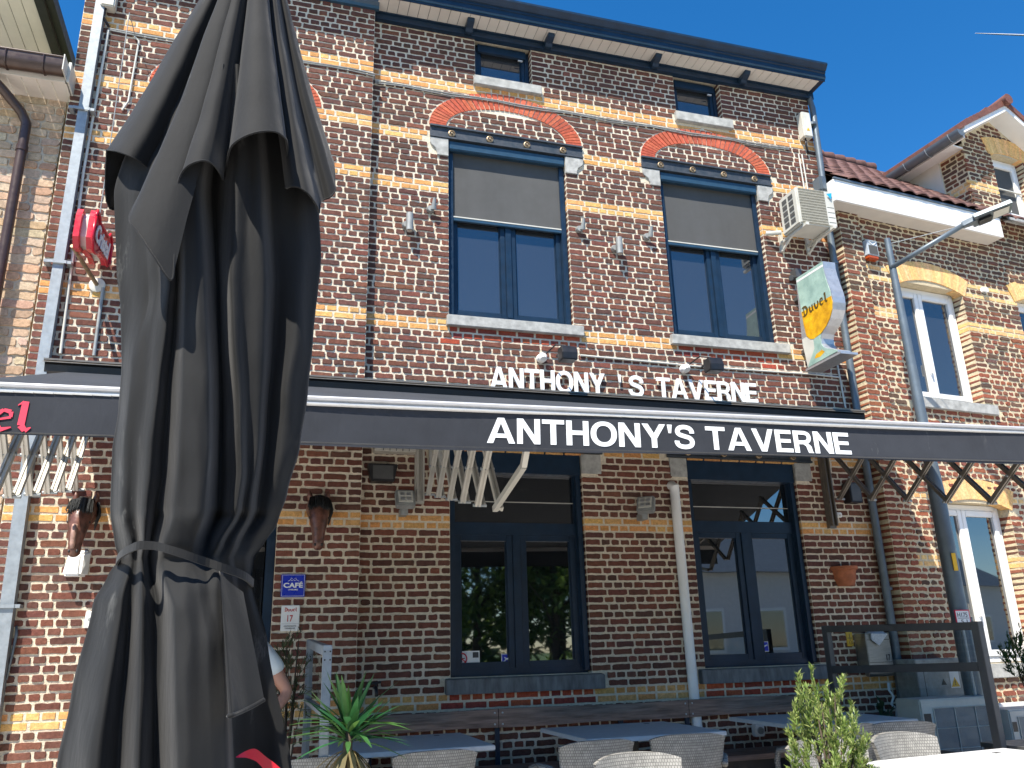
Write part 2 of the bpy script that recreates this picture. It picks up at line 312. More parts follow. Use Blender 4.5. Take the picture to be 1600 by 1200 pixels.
def brick_wall(name,parent,fr,u0,u1,z0,z1,ops=[],arches=[],kindf=None,course=.0628,zoff=-.0208,reveal=.12,sl=.1926,jnt=.0150,mats=('mortar','brick'),rough=1.,clip=None,sides=(0,0),bond='english',top=None):
    mb=MB(); cols=[]
    # mortar sheet with openings
    us=sorted(set([u0,u1]+[c for o in ops for c in o[:2] if u0<c<u1])); zs=sorted(set([z0,z1]+[c for o in ops for c in o[2:4] if z0<c<z1]))
    for i in range(len(us)-1):
        for k in range(len(zs)-1):
            cu=(us[i]+us[i+1])/2; cz=(zs[k]+zs[k+1])/2
            if any(o[0]<cu<o[1] and o[2]<cz<o[3] for o in ops): continue
            if top:
                poly=[(us[i],zs[k]),(us[i+1],zs[k]),(us[i+1],min(zs[k+1],top(us[i+1]))),(us[i],min(zs[k+1],top(us[i])))]
                if min(top(us[i]),top(us[i+1]))<=zs[k]+1e-4 and max(top(us[i]),top(us[i+1]))<=zs[k]+1e-4: continue
            else: poly=[(us[i],zs[k]),(us[i+1],zs[k]),(us[i+1],zs[k+1]),(us[i],zs[k+1])]
            mb.add([fr(a,0,b) for a,b in poly],[(0,1,2,3)],0)
    for o in ops:
        a,b,c,d=o[:4]; g=.005
        for (p,q) in (((a-g,c),(a-g,d)),((b+g,c),(b+g,d)),((a,d+g),(b,d+g)),((a,c-g),(b,c-g))):
            mb.add([fr(p[0],0,p[1]),fr(q[0],0,q[1]),fr(q[0],-reveal-.05,q[1]),fr(p[0],-reveal-.05,p[1])],[(0,1,2,3)],0)
    for sd,u in ((sides[0],u0),(sides[1],u1)):
        if sd: u=u+(.007 if u==u0 else -.007); mb.add([fr(u,0,z0),fr(u,0,z1),fr(u,-sd-.05,z1),fr(u,-sd-.05,z0)],[(0,1,2,3)],0)
    cols+=[(.5,.5,.5,1)]*len(mb.v)
    k=int(math.ceil((z0-zoff)/course-1e-6)); 
    while zoff+(k+1)*course<=z1+.02:
        zb=zoff+k*course+jnt/2; zt=zb+course-jnt; zc=(zb+zt)/2
        segs=[((u0,u0),(u1,u1),bool(sides[0]) and 'S',bool(sides[1]) and 'S')]
        def sub(segs,L,Rr,jL,jR):
            out=[]
            for s0,s1,a,b in segs:
                if Rr[0]<=s0[0] or L[0]>=s1[0]: out.append((s0,s1,a,b)); continue
                if L[0]>s0[0]+.02: out.append((s0,L,a,jL))
                if Rr[0]<s1[0]-.02: out.append((Rr,s1,jR,b))
            return out
        for o in ops:
            if o[2]-.02<zc<o[3]: segs=sub(segs,(o[0],o[0]),(o[1],o[1]),'J','J')
        for (cx,bz,ao,bo,ai,bi) in arches:
            h=lambda z,a,b:(a*math.sqrt(max(0,1-((z-bz)/b)**2)) if z>bz else a)
            if bz-.01<zc and zb<bz+bo:
                wb,wt=h(zb,ao,bo)+.008,h(zt,ao,bo)+.008
                tym=None
                if zt<bz+bi: ib,it=h(zb,ai,bi)-.008,h(zt,ai,bi)-.008; tym=((cx-ib,cx-it),(cx+ib,cx+it),False,False)
                segs=sub(segs,(cx-wb,cx-wt),(cx+wb,cx+wt),False,False)
                if tym: segs.append(tym)
        for s0,s1,jl,jr in segs:
            ln=s1[0]-s0[0]
            if ln<.03: continue
            hd=(k%2==0) if bond=='english' else False
            u=s0[0]; first=True; ends=[u]
            if not first: pass
            if not jl and s0[0]==u0: u-=rnd.uniform(0,.08)+(.05 if not hd else 0)
            mode=hd
            while u<s1[0]-1e-4:
                if bond=='english':
                    l=sl/2 if mode else sl
                    if rnd.random()<(.10 if mode else .16): l=sl if mode else sl/2
                    if first and jl: l=sl*.75 if mode else sl
                else:
                    l=sl if rnd.random()<.8 else sl/2
                    if first: l=sl*(.5 if k%2 else 1)*rnd.uniform(.8,1)
                l*=rnd.uniform(.93,1.06)
                if s1[0]-(u+l)<sl*.28: l=s1[0]-u if s1[0]-u<sl*1.25 else (s1[0]-u)/2
                u2=min(u+l,s1[0]); ends.append(u2); 
                a=max(u,s0[0]); 
                isf=abs(a-s0[0])<1e-6; isl=abs(u2-s1[0])<1e-6
                ub0=a+(0 if isf and jl else jnt/2); ut0=(s0[1] if isf else a)+(0 if isf and jl else jnt/2)
                ub1=u2-(0 if isl and jr else jnt/2); ut1=(s1[1] if isl else u2)-(0 if isl and jr else jnt/2)
                u=u2; first=False
                if ub1-ub0<.018: continue
                if ut1-ut0<.012: ut1=ut0+.012
                cu=(ub0+ub1)/2
                if clip and not clip(cu,zc,ub0,ub1): continue
                kd=kindf(k,cu,zc) if kindf else 'd'
                if kd is None: continue
                pal,rg=kd
                col=jit(rnd.choice(pal),.11)
                add_brick(mb,cols,fr,ub0,ub1,ut0,ut1,zb,zt,col,.007 if rg>.6 else .004,rg*rough,backL=(reveal+.03 if (isf and jl=='J') else (sides[0] if isf and jl=='S' else None)),backR=(reveal+.03 if (isl and jr=='J') else (sides[1] if isl and jr=='S' else None)))
        k+=1
    mb.c=[x for q in cols for x in q]
    assert len(cols)==len(mb.v)
    return mb
def arch_bricks(mb,cols,fr,cx,bz,ao,bo,ai,bi,n,col=ARED,v=.010,t0=0.,t1=math.pi):
    for i in range(n):
        a0=t0+(t1-t0)*(i+.10)/n; a1=t0+(t1-t0)*(i+.90)/n
        def pt(a,s): return (cx+math.cos(a)*(ai+(ao-ai)*s),bz+math.sin(a)*(bi+(bo-bi)*s))
        q=[pt(a1,0.02),pt(a0,0.02),pt(a0,.98),pt(a1,.98)]
        b=len(mb.v); pr=v+rnd.uniform(-.001,.002)
        mb.v+=[fr(u,pr,z) for u,z in q]+[fr(u,-.006,z) for u,z in q]
        mb.f+=[(b,b+1,b+2,b+3)]+[(b+j,b+4+j,b+4+(j+1)%4,b+(j+1)%4) for j in range(4)]; mb.mi+=[1]*5
        cols+=[(*jit(rnd.choice(col),.1),1)]*8
# ================================================================== TAVERN BUILDING
fr=lambda u,v,z: Vector((u,-v,z)); frL=lambda u,v,z: Vector((u,-.1-v,z))
ROWS={13,14,36,37,47,48,65,66,88,89,97,98,107,108}
W1=(1.553,2.79); W2=(3.873,5.073)
nob=[(1.366,1.553,5.92,6.28),(2.79,2.985,5.92,6.28),(3.671,3.873,5.92,6.28),(5.073,5.268,5.92,6.28),(1.366,2.985,6.12,6.26),(3.671,5.268,6.12,6.26),
 (1.526,2.88,4.11,4.22),(3.822,5.19,4.11,4.22),(1.505,2.877,.91,1.035),(3.80,5.187,.91,1.035),(1.82,2.556,6.81,6.93),(4.13,4.846,6.79,6.92),
 (1.36,1.553,2.77,3.1),(2.79,2.99,2.77,3.1),(3.69,3.873,2.77,3.1),(5.073,5.26,2.77,3.1)]
def kindT(k,u,z):
    if any(a<u<b and c<z<d for a,b,c,d in nob): return None
    inw=(1.553<u<2.80) or (3.86<u<5.09)
    if inw and .78<z<.93: return RED,.5
    if inw and 3.98<z<4.12: return RED,.6
    if 3.91<z<3.99 and (1.553<u<1.75 or 2.62<u<2.8 or 3.88<u<4.02 or 4.88<u<5.09): return RED,.6
    if k in ROWS: return YEL,.45
    if z>5.2: return (DARK if rnd.random()<.85 else REDD),1.
    if z>2.6: return (DARK if rnd.random()<.35 else REDD),1.
    return (DARK if rnd.random()<.45 else REDD),1.
tav=empty('brick_building',(2,0,GZ),'tavern of dark red brick with yellow brick bands, navy windows and two red arches','building')
ops=[(*W1,4.232,6.13),(*W2,4.232,6.13),(*W1,1.042,2.96),(*W2,1.042,2.96),(1.843,2.465,6.94,7.43),(4.16,4.75,6.92,7.43)]
A1=(2.173,6.273,.818,.49,.64,.29); A2=(4.47,6.273,.80,.455,.63,.265)
mb=brick_wall('w',tav,fr,.78,5.94,GZ,7.44,ops,[A1,A2],kindT,sides=(0,.2))
cols=[mb.c[i:i+4] for i in range(0,len(mb.c),4)]
arch_bricks(mb,cols,fr,*A1[:2],A1[2],A1[3],A1[4],A1[5],39); arch_bricks(mb,cols,fr,*A2[:2],A2[2],A2[3],A2[4],A2[5],37)
mb.c=[x for q in cols for x in q]
mb.build('wall',['mortar','brick'],tav,recalc=False)
def kindL(k,u,z):
    if -1.0<u<.2 and 2.93<z<3.1: return None
    if k in ROWS: return YEL,.45
    return (DARK if rnd.random()<(.85 if z>5.2 else .4) else REDD),1.
A0=(-.46,6.2,.76,.45,.60,.27)
opsL=[(-.98,.12,GZ+.02,2.98),(-1.06,.14,4.232,6.08)]
mb=brick_wall('w',tav,frL,-1.83,.78,GZ,7.6,opsL,[A0],kindL,sides=(.12,.105))
cols=[mb.c[i:i+4] for i in range(0,len(mb.c),4)]
arch_bricks(mb,cols,frL,*A0[:2],A0[2],A0[3],A0[4],A0[5],36); mb.c=[x for q in cols for x in q]
mb.build('pilaster_wall',['mortar','brick'],tav,recalc=False)
# solid side walls / roof so the block has depth
mb=MB(); mb.box((-1.815,.06,GZ),(-1.7,8,7.55)); mb.build('side_wall','mortar_yellow',tav)
mb=MB(); mb.box((5.8,.26,GZ),(5.925,8,7.40)); mb.build('side_wall','mortar_yellow',tav)
mb=MB(); mb.box((-1.9,-.05,7.62),(6.0,8,7.66)); mb.build('roof','zinc',tav)
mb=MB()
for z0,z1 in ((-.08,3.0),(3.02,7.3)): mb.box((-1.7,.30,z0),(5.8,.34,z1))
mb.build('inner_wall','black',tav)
# cornice
def sweep_profile(mb,prof,u0,u1,mi=0,y0=0.):  # prof (v,z) swept along u
    n=len(prof); P=[Vector((u0,y0-v,z)) for v,z in prof]+[Vector((u1,y0-v,z)) for v,z in prof]
    mb.add(P,[(i,(i+1)%n,n+(i+1)%n,n+i) for i in range(n)]+[tuple(range(n)),tuple(reversed(range(n,2*n)))],mi)
mb=MB(); 
def prof(p,h=0): return [(0,7.50+h),(p-.012,7.50+h),(p-.012,7.49+h),(p,7.49+h),(p,7.515+h),(p+.018,7.53+h),(p+.018,7.55+h),(p+.018,7.58+h),(p+.03,7.585+h),(p+.03,7.605+h),(p+.045,7.61+h),(p+.06,7.63+h),(p+.085,7.66+h),(p+.085,7.685+h),(0,7.685+h)]
sweep_profile(mb,prof(.27),.80,6.01); mb.build('cornice','blue',tav)
mb=MB(); sweep_profile(mb,[(.27,7.512),(.279,7.512),(.287,7.532),(.287,7.555),(.27,7.555)],.801,6.012); mb.build('cornice_edge','blue_light',tav)
mb=MB(); mb.box((.79,-.045,7.405),(5.97,.01,7.497)); mb.box((.79,-.058,7.40),(5.97,.01,7.418)); mb.box((.79,-.062,7.478),(5.98,.01,7.498)); mb.build('frieze','blue',tav)
mb=MB(); n=int((5.99-.80)/.105)
for i in range(n): mb.box((.80+i*.105,-.262,7.4935),(.80+i*.105+.1,-.05,7.4985))
mb.build('soffit','soffit',tav)
for u in (1.72,2.60,3.86,4.98):
    mb=MB(); mb.prism([(.0,7.40),(.055,7.40),(.075,7.43),(.15,7.455),(.17,7.492),(.0,7.492)],0,.075,frame=lambda a,b,z,u=u:Vector((u+b,-.045-a,z))); mb.build('bracket','blue',tav,bevel=.004)
mb=MB(); mb.box((5.92,-.05,7.40),(6.0,.3,7.497)); mb.build('end_board','blue',tav)
# pilaster cornice, stepping forward
mb=MB(); sweep_profile(mb,[(0,7.6),(.09,7.6),(.10,7.58),(.12,7.60),(.16,7.64),(.2,7.7),(.34,7.72),(.36,7.76),(.36,7.9),(0,7.9)],-1.9,.80,y0=-.1); mb.build('cornice','blue',tav)
mb=MB(); sweep_profile(mb,[(0,7.44),(.04,7.44),(.05,7.47),(.085,7.5),(.085,7.6),(0,7.6)],-1.88,.815,y0=-.1); mb.build('frieze','blue_light',tav)
# stone sills, corbels
def sill(a,b,z0,z1,v,m_='stone',y=0.):
    mb=MB(); mb.hexa([Vector((a,y-v,z0)),Vector((b,y-v,z0)),Vector((b,y+.1,z0)),Vector((a,y+.1,z0)),Vector((a,y-v,z1-.012)),Vector((b,y-v,z1-.012)),Vector((b,y+.1,z1+.006)),Vector((a,y+.1,z1+.006))])
    return mb.build('sill',m_,tav,bevel=.006)
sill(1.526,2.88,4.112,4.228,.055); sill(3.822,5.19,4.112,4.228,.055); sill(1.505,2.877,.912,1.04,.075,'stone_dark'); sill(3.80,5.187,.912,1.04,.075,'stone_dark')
sill(1.82,2.556,6.815,6.935,.055); sill(4.13,4.846,6.79,6.918,.055); sill(-1.1,.17,4.112,4.228,.055,'stone',-.1)
def corbel(x0,x1,z0,z1,flip,full=False):
    w=x1-x0
    P=[(0,z1),(w,z1),(w,z1-.06),(w*.93,z1-.085),(w*.7,z1-.12),(w*.62,z1-.17),(w*.62,z0),(0,z0)] if not full else [(0,z1),(w,z1),(w,z0),(0,z0)]
    P=[((x1-u) if flip else (x0+u),z) for u,z in P]
    mb=MB(); mb.prism(P,-.02,.022 if not full else .012,frame=fr); mb.build('corbel','stone',tav,bevel=.004)
corbel(1.366,1.552,5.925,6.12,True); corbel(2.791,2.99,5.925,6.12,False); corbel(3.671,3.872,5.925,6.12,True); corbel(5.074,5.268,5.925,6.12,False)
for a,b in ((1.366,1.552),(2.791,2.985),(3.69,3.872),(5.074,5.26)): corbel(a,b,2.77,2.95,False,True)
def beam(x0,x1,z0,z1):
    b=MB(); b.box((x0,-.03,z0),(x1,.05,z0+.018)); b.box((x0,-.03,z1-.018),(x1,.05,z1)); b.box((x0,-.008,z0+.018),(x1,.05,z1-.018))
    o=b.build('lintel','rust',tav)
    n=4
    for i in range(n):
        x=x0+.22+(x1-x0-.44)*i/(n-1); c=(x,-.012,(z0+z1)/2-.01)
        r_=MB(); r_.lathe([(.036,0),(.036,.016),(.028,.02),(.026,.010),(.012,.010),(.011,.026),(.003,.028)],c,16,axis='y'); r_.build('rosette','brass',o,smooth=True,autos=40)
beam(1.366,2.991,6.125,6.268); beam(3.671,5.268,6.125,6.268); beam(1.33,3.0,2.955,3.09); beam(3.67,5.28,2.955,3.09); beam(-1.25,.32,6.09,6.2)
# windows
def pane(parent,x0,x1,z0,z1,y,mt): mb=MB(); mb.box((x0,y,z0),(x1,y+.012,z1)); return mb.build('pane',mt,parent)
def casement(x0,x1,z0,z1,y,par,mt,gm,w=.05):
    mb=MB(); mb.box((x0,y,z0),(x0+w,y+.05,z1)); mb.box((x1-w,y,z0),(x1,y+.05,z1)); mb.box((x0+w,y,z0),(x1-w,y+.05,z0+w)); mb.box((x0+w,y,z1-w),(x1-w,y+.05,z1))
    mb.box((x0+w,y+.012,z0+w),(x0+w+.01,y+.04,z1-w)); mb.box((x1-w-.01,y+.012,z0+w),(x1-w,y+.04,z1-w))
    o=mb.build('sash',mt,par,bevel=.004); g=MB(); g.box((x0+w,y+.025,z0+w),(x1-w,y+.035,z1-w)); g.build('glass_pane',gm,par); return o
def win_frame(x0,x1,z0,z1,y,mt,extra=[],w=.055,par=tav):
    mb=MB(); mb.box((x0+.003,y,z0),(x0+w,y+.08,z1)); mb.box((x1-w,y,z0),(x1-.003,y+.08,z1)); mb.box((x0+w,y,z0),(x1-w,y+.08,z0+w)); mb.box((x0+w,y,z1-w),(x1-w,y+.08,z1))
    for a,b,c,d in extra: mb.box((a,y-.004,c),(b,y+.076,d))
    return mb.build('window',mt,par,bevel=.003)
def upper_window(x0,x1,zb,y0=0.):
    y=y0+.085; zt=6.12; xm=(x0+x1)/2+.005; z0=4.232
    f=win_frame(x0,x1,z0,zt,y,'blue',[(xm-.03,xm+.03,z0+.055,zb+.05)])
    casement(x0+.055,xm-.03,z0+.05,zb+.1,y+.012,f,'blue','glass'); casement(xm+.03,x1-.055,z0+.05,zb+.1,y+.012,f,'blue','glass')
    c=MB(); c.box((x0+.006,y0-.004,zt-.10),(x1-.006,y,zt-.005)); c.box((x0+.006,y0-.012,zt-.115),(x1-.006,y0+.02,zt-.10)); c.build('blind_box','blue_light',f,bevel=.008)
    g=MB(); g.box((x0+.006,y-.045,z0+.02),(x0+.055,y-.002,zt-.1)); g.build('guide_rail','blue',f)
    g=MB(); g.box((x1-.055,y-.045,z0+.02),(x1-.006,y-.002,zt-.1)); g.build('guide_rail','blue',f)
    s=MB(); nn=14
    for i in range(nn):
        a=x0+.05+(x1-x0-.1)*i/nn; b=x0+.05+(x1-x0-.1)*(i+1)/nn; h=lambda x:y-.02+.003*math.sin(x*9)
        s.add([(a,h(a),zb),(b,h(b),zb),(b,y-.02,zt-.1),(a,y-.02,zt-.1)],[(0,1,2,3)])
    s.build('sun_blind','screen',f,smooth=True)
    b=MB(); b.box((x0+.05,y-.034,zb-.035),(x1-.05,y-.006,zb)); b.build('blind_bar','blue_light',f,bevel=.004)
    b=MB(); b.box((x0+.055,y-.037,zb),(x1-.055,y-.018,zb+.012)); b.build('blind_hem','offwhite',f)
upper_window(*W1,5.29); upper_window(*W2,5.31); upper_window(-1.06,.14,5.29,-.1)
for x0,x1,z0,z1 in ((1.843,2.465,6.94,7.41),(4.16,4.75,6.92,7.41)):
    f=win_frame(x0,x1,z0,z1,.08,'blue',w=.045); casement(x0+.045,x1-.045,z0+.045,z1-.03,.092,f,'blue','glass',.04)
    b=MB(); b.box((x0+.045,.05,z1-.10),(x1-.045,.08,z1-.01)); b.build('blind_box','blue',f); b=MB(); b.box((x1-.13,.045,z1-.14),(x1-.08,.06,z1-.125)); b.build('blind_bar','alu',f)
def lower_window(x0,x1,zt):
    y=.085; xm=(x0+x1)/2; z0=1.042; z1=2.955
    f=win_frame(x0,x1,z0,z1,y,'blue',[(x0+.055,x1-.055,zt-.09,zt+.02),(xm-.035,xm+.035,z0+.055,zt-.09)],.06)
    casement(x0+.06,xm-.035,z0+.055,zt-.085,y+.01,f,'blue','glass_low',.055); casement(xm+.035,x1-.06,z0+.055,zt-.085,y+.01,f,'blue','glass_low',.055)
    pane(f,x0+.06,x1-.06,zt+.02,z1-.2,y+.03,'glass_low')
    g=MB(); g.box((x0+.06,y+.02,z1-.45),(x1-.06,y+.026,z1-.442)); g.build('glazing_line','alu_white',f)
    c=MB(); c.box((x0+.006,-.004+.02,z1-.2),(x1-.006,y+.04,z1-.005)); c.box((x0+.006,.03,z0+.02),(x0+.05,y-.002,z1-.2)); c.box((x1-.05,.03,z0+.02),(x1-.006,y-.002,z1-.2)); c.build('blind_box','blue',f)
    return f
w1=lower_window(*W1,2.30); w2=lower_window(*W2,2.35)
def sticker(par,x0,x1,z0,z1,y,mt,name='sticker'):
    mb=MB(); mb.box((x0,y-.002,z0),(x1,y,z1)); return mb.build(name,mt,par)
s=sticker(w1,2.02,2.10,1.12,1.215,.119,'signwhite'); b=MB(); b.box((2.026,.1155,1.126),(2.094,.117,1.209)); b.build('print','signblue',s)
b=MB(); b.tube([(2.04,.114,1.15),(2.06,.114,1.17),(2.085,.114,1.18)],.006,6); b.tube([(2.045,.114,1.185),(2.08,.114,1.165)],.005,6); b.build('print','signwhite',s)
s=sticker(w1,1.665,1.83,1.13,1.245,.119,'signwhite'); b=MB(); b.box((1.77,.1155,1.19),(1.82,.117,1.235)); b.build('print','screen',s)
s=sticker(w1,1.625,1.72,1.135,1.235,.1165,'paper'); b=MB(); 
b.tube([(1.675+.042*math.cos(a*math.pi/10),.114,1.185+.042*math.sin(a*math.pi/10)) for a in range(21)],.006,6); b.tube([(1.645,.1135,1.212),(1.705,.1135,1.158)],.005,6); b.build('print','red',s)
b=MB(); b.box((1.65,.1135,1.183),(1.70,.1145,1.19)); b.build('print','ink',s)
s=sticker(w2,4.54,4.62,1.165,1.255,.119,'signwhite'); b=MB(); b.box((4.545,.1155,1.17),(4.615,.117,1.25)); b.build('print','signblue',s); b=MB(); b.tube([(4.555,.114,1.20),(4.58,.114,1.215),(4.605,.114,1.225)],.006,6); b.build('print','signwhite',s)
# door behind the parasol
mb=MB(); mb.box((-.98,-.03,GZ+.02),(-.91,.06,2.97)); mb.box((.05,-.03,GZ+.02),(.12,.06,2.97)); mb.box((-.91,-.03,2.9),(.05,.06,2.97)); mb.box((-.91,-.0,2.2),(.05,.06,2.28))
d=mb.build('door','blue',tav,bevel=.004)
mb=MB(); mb.box((-.9,.02,GZ+.03),(-.47,.05,2.2)); mb.box((-.39,.02,GZ+.03),(.04,.05,2.2)); mb.build('glass_pane','glass_low',d); mb=MB(); mb.box((-.47,-.01,GZ+.03),(-.39,.05,2.2)); mb.build('door_stile','blue',d)
mb=MB(); mb.tube([(-.45,-.02,1.0),(-.45,-.07,1.0),(-.45,-.07,1.35),(-.45,-.02,1.35)],.012); mb.build('handle','alu',d,smooth=True)
# ================================================================== RIGHT HOUSE
ca,sa=math.cos(R(6)),math.sin(R(6)); BO=Vector((5.97,-.12,0)); Be=Vector((ca,sa,0)); Bn=Vector((sa,-ca,0))
frB=lambda u,v,z: BO+Be*u+Bn*v+Vector((0,0,z)); frP=lambda u,v,z: frB(u,v+.035,z)
rh=empty('brick_house',tuple(frB(1.8,0,GZ)),'brown brick house with pale yellow bands, white windows and a tiled roof','building')
def kindB(k,u,z):
    for a,b,c in ((.76,1.78,5.05),(2.72,3.7,5.15),(.78,1.82,2.5),(2.72,3.7,2.5),(2.88,3.48,7.2)):
        if a-.06<u<b+.06 and c-.0<z<c+.33-.9*(u-(a+b)/2)**2: return None
    if .6<u<2.0 and (3.60<z<3.72 or .84<z<.99): return None
    if k in (81,83,74,75,31,32,42,106,107): return PALE,.4
    return (BRN if (z>4.9 or rnd.random()<.35) else [(.26,.085,.05),(.3,.1,.055),(.21,.07,.045),(.24,.09,.06)]),1.35
oB=[(.76,1.78,3.73,5.12),(2.72,3.74,3.73,5.2),(.79,1.81,.99,2.6),(2.72,3.74,.99,2.6),(2.88,3.48,6.36,7.27)]
top=lambda u:(6.08 if u<2.38 else 7.24+.58*max(0,.92-abs(u-3.0)))
mbB=brick_wall('w',rh,frB,.29,3.9,GZ,8.0,oB,[],lambda k,u,z:(kindB(k,u,z) if z<top(u)-.03 else None),mats=('mortar_yellow','brick'),rough=1.3,jnt=.019,top=None)
# crop mortar above the eaves
cols=[mbB.c[i:i+4] for i in range(0,len(mbB.c),4)]
base=MB(); bc=[]
keep=[]
for f,mi in zip(mbB.f,mbB.mi):
    if mi==0 and any(mbB.v[i].z>6.02 for i in f) and abs((mbB.v[f[0]]-BO).dot(Bn))<.001 and abs((mbB.v[f[2]]-BO).dot(Bn))<.001: continue
    keep.append((f,mi))
mbB.f=[k[0] for k in keep]; mbB.mi=[k[1] for k in keep]
def addsheet(mb,cols,poly,fr_): mb.add([fr_(u,0,z) for u,z in poly],[tuple(range(len(poly)))],0); cols+=[(.5,.5,.5,1)]*len(poly)
addsheet(mbB,cols,[(.29,GZ),(.76,GZ),(.76,6.04),(.29,6.04)],frB) if False else None
addsheet(mbB,cols,[(.29,5.2),(2.38,5.2),(2.38,6.09),(.29,6.09)],lambda u,v,z:frB(u,v-.0015,z))
for a,b in ((2.38,2.88),(3.48,3.9)): addsheet(mbB,cols,[(a,5.2),(b,5.2),(b,6.36),(a,6.36)],lambda u,v,z:frB(u,v-.0015,z))
addsheet(mbB,cols,[(2.38,6.36),(2.88,6.36),(2.88,7.27),(2.38,7.25)],frB); addsheet(mbB,cols,[(3.48,6.36),(3.85,6.36),(3.85,7.25),(3.48,7.27)],frB); addsheet(mbB,cols,[(2.38,7.25),(2.88,7.27),(3.48,7.27),(3.85,7.25),(3.5,7.5),(3.0,7.80),(2.38,7.42)],frB)
addsheet(mbB,cols,[(2.88,5.2),(3.48,5.2),(3.48,6.36),(2.88,6.36)],lambda u,v,z:frB(u,v-.0015,z))
def seg_arch(mb,cols,a,b,zb,rise,th,n=30,v=.012,fr_=frB):
    c=(a+b)/2; h=(b-a)/2; rad=(h*h+rise*rise)/(2*rise); cz=zb+rise-rad; th0=math.asin(h/rad)
    for i in range(n):
        a0=-th0+2*th0*(i+.03)/n; a1=-th0+2*th0*(i+.97)/n
        q=[(c+math.sin(a0)*rad,cz+math.cos(a0)*rad),(c+math.sin(a1)*rad,cz+math.cos(a1)*rad),(c+math.sin(a1)*(rad+th),cz+math.cos(a1)*(rad+th)),(c+math.sin(a0)*(rad+th),cz+math.cos(a0)*(rad+th))]
        bb=len(mb.v); mb.v+=[fr_(u,v,z) for u,z in q]+[fr_(u,-.1,z) for u,z in q]; mb.f+=[(bb,bb+1,bb+2,bb+3)]+[(bb+j,bb+4+j,bb+4+(j+1)%4,bb+(j+1)%4) for j in range(4)]; mb.mi+=[1]*5
        cols+=[(*jit(rnd.choice(PALE),.07),1)]*8
seg_arch(mbB,cols,.72,1.82,5.06,.12,.23); seg_arch(mbB,cols,2.68,3.78,5.12,.12,.23); seg_arch(mbB,cols,.75,1.85,2.54,.1,.22); seg_arch(mbB,cols,2.68,3.78,2.54,.1,.22); seg_arch(mbB,cols,2.84,3.54,7.24,.06,.24,18)
mbB.c=[x for q in cols for x in q]
mbB.build('wall',['mortar_yellow','brick'],rh,recalc=False)
mb=brick_wall('w',rh,frP,0,.30,GZ,6.0,[],[],lambda k,u,z:(BRN if z>4.9 else [(.26,.08,.05),(.3,.1,.055),(.2,.07,.045)],1.3),rough=1.2,jnt=.018,sides=(.22,.05)); mb.build('corner_pier',['mortar_yellow','brick'],rh,recalc=False)
# dormer cheek in brick, cheek frame: runs back from the front corner
frC=lambda u,v,z: frB(2.38-v,-u,z)
mb=brick_wall('w',rh,frC,0,.36,6.02,7.3,[],[],lambda k,u,z:((PALE,.4) if k in (106,107,115) else (BRN,1.)),rough=1.1,jnt=.018); mb.build('dormer_cheek',['mortar_yellow','brick'],rh,recalc=False)
mb=MB(); mb.prism([(.36,6.3),(.36,7.24),(1.35,7.24),(1.3,7.2)],0,.03,frame=lambda u,v,z:frB(2.38-v,-u,z)); mb.build('cheek_board','soffit',rh)
# main roof slope with tiles
def tiled(mb,fr_,u0,u1,len_,z0,v0,slope,tw=.205,tl=.27):
    # pantiles: wave across u, steps down the slope
    nu=int((u1-u0)/tw); ns=int(len_/tl); K=8
    c,s=math.cos(slope),math.sin(slope)
    for r_ in range(ns):
        for t_ in range(nu):
            a=u0+t_*tw; P=[]
            dj=rnd.uniform(-.006,.006)
            for w_ in range(2):
                for k in range(K+1):
                    x=k/K; h=.03*math.sin(x*math.pi)**.8 if x<.62 else .03*math.sin(.62*math.pi)**.8*(1-(x-.62)/.38)
                    d=(r_+w_*1.12)*tl; n_=h+(.03 if w_==0 else .004)+dj
                    P.append(fr_(a+x*tw*1.02,v0-d*c-(-s)*n_*1,z0+d*s+c*n_))
            F=[(k,k+1,K+1+k+1,K+1+k) for k in range(K)]
            b=len(P)
            P+=[p-Vector((0,0,.022)) for p in P[:K+1]]; F+=[(k+1,k,b+k,b+k+1) for k in range(K)]
            mb.add(P,F)
mb=MB(); sl=math.atan2(2.15,2.29); tiled(mb,frB,.0,2.9,3.1,6.12,.24,sl); mb.build('roof','tile',rh,smooth=True,autos=40)
mb=MB(); mb.add([frB(0,.24,6.09),frB(4,.24,6.09),frB(4,-2.05,8.25),frB(0,-2.05,8.25)],[(0,1,2,3)]); mb.add([frB(0,-2.05,8.25),frB(4,-2.05,8.25),frB(4,-4.5,5.97),frB(0,-4.5,5.97)],[(0,1,2,3)]); mb.build('roof_deck','brown',rh)
mb=MB()
for i in range(15):
    a=.0+i*.21; mb.tube([frB(a,-2.05,8.30),frB(a+.2,-2.05,8.315)],[.075,.09],12)
mb.build('ridge','tile',rh,smooth=True,autos=50)
# eaves box: white fascia and soffit
mb=MB(); mb.box((-.17,.21,5.83),(2.4,.24,6.09),frame=frB); mb.box((-.20,.0,5.83),(-.17,.24,6.09),frame=frB); fa=mb.build('fascia','white',rh,bevel=.003)
mb=MB(); mb.box((-.20,.23,6.09),(2.42,.255,6.11),frame=frB); mb.build('drip_edge','zinc',fa)
mb=MB(); mb.box((-.17,.0,5.84),(2.4,.21,5.86),frame=frB); mb.box((2.4,.0,5.84),(2.415,.235,6.085),frame=frB); mb.build('soffit','soffit',rh)
mb=MB(); mb.box((-.30,.02,5.98),(-.205,.16,6.17),frame=frB); mb.build('gutter_end','zinc',rh,bevel=.02)
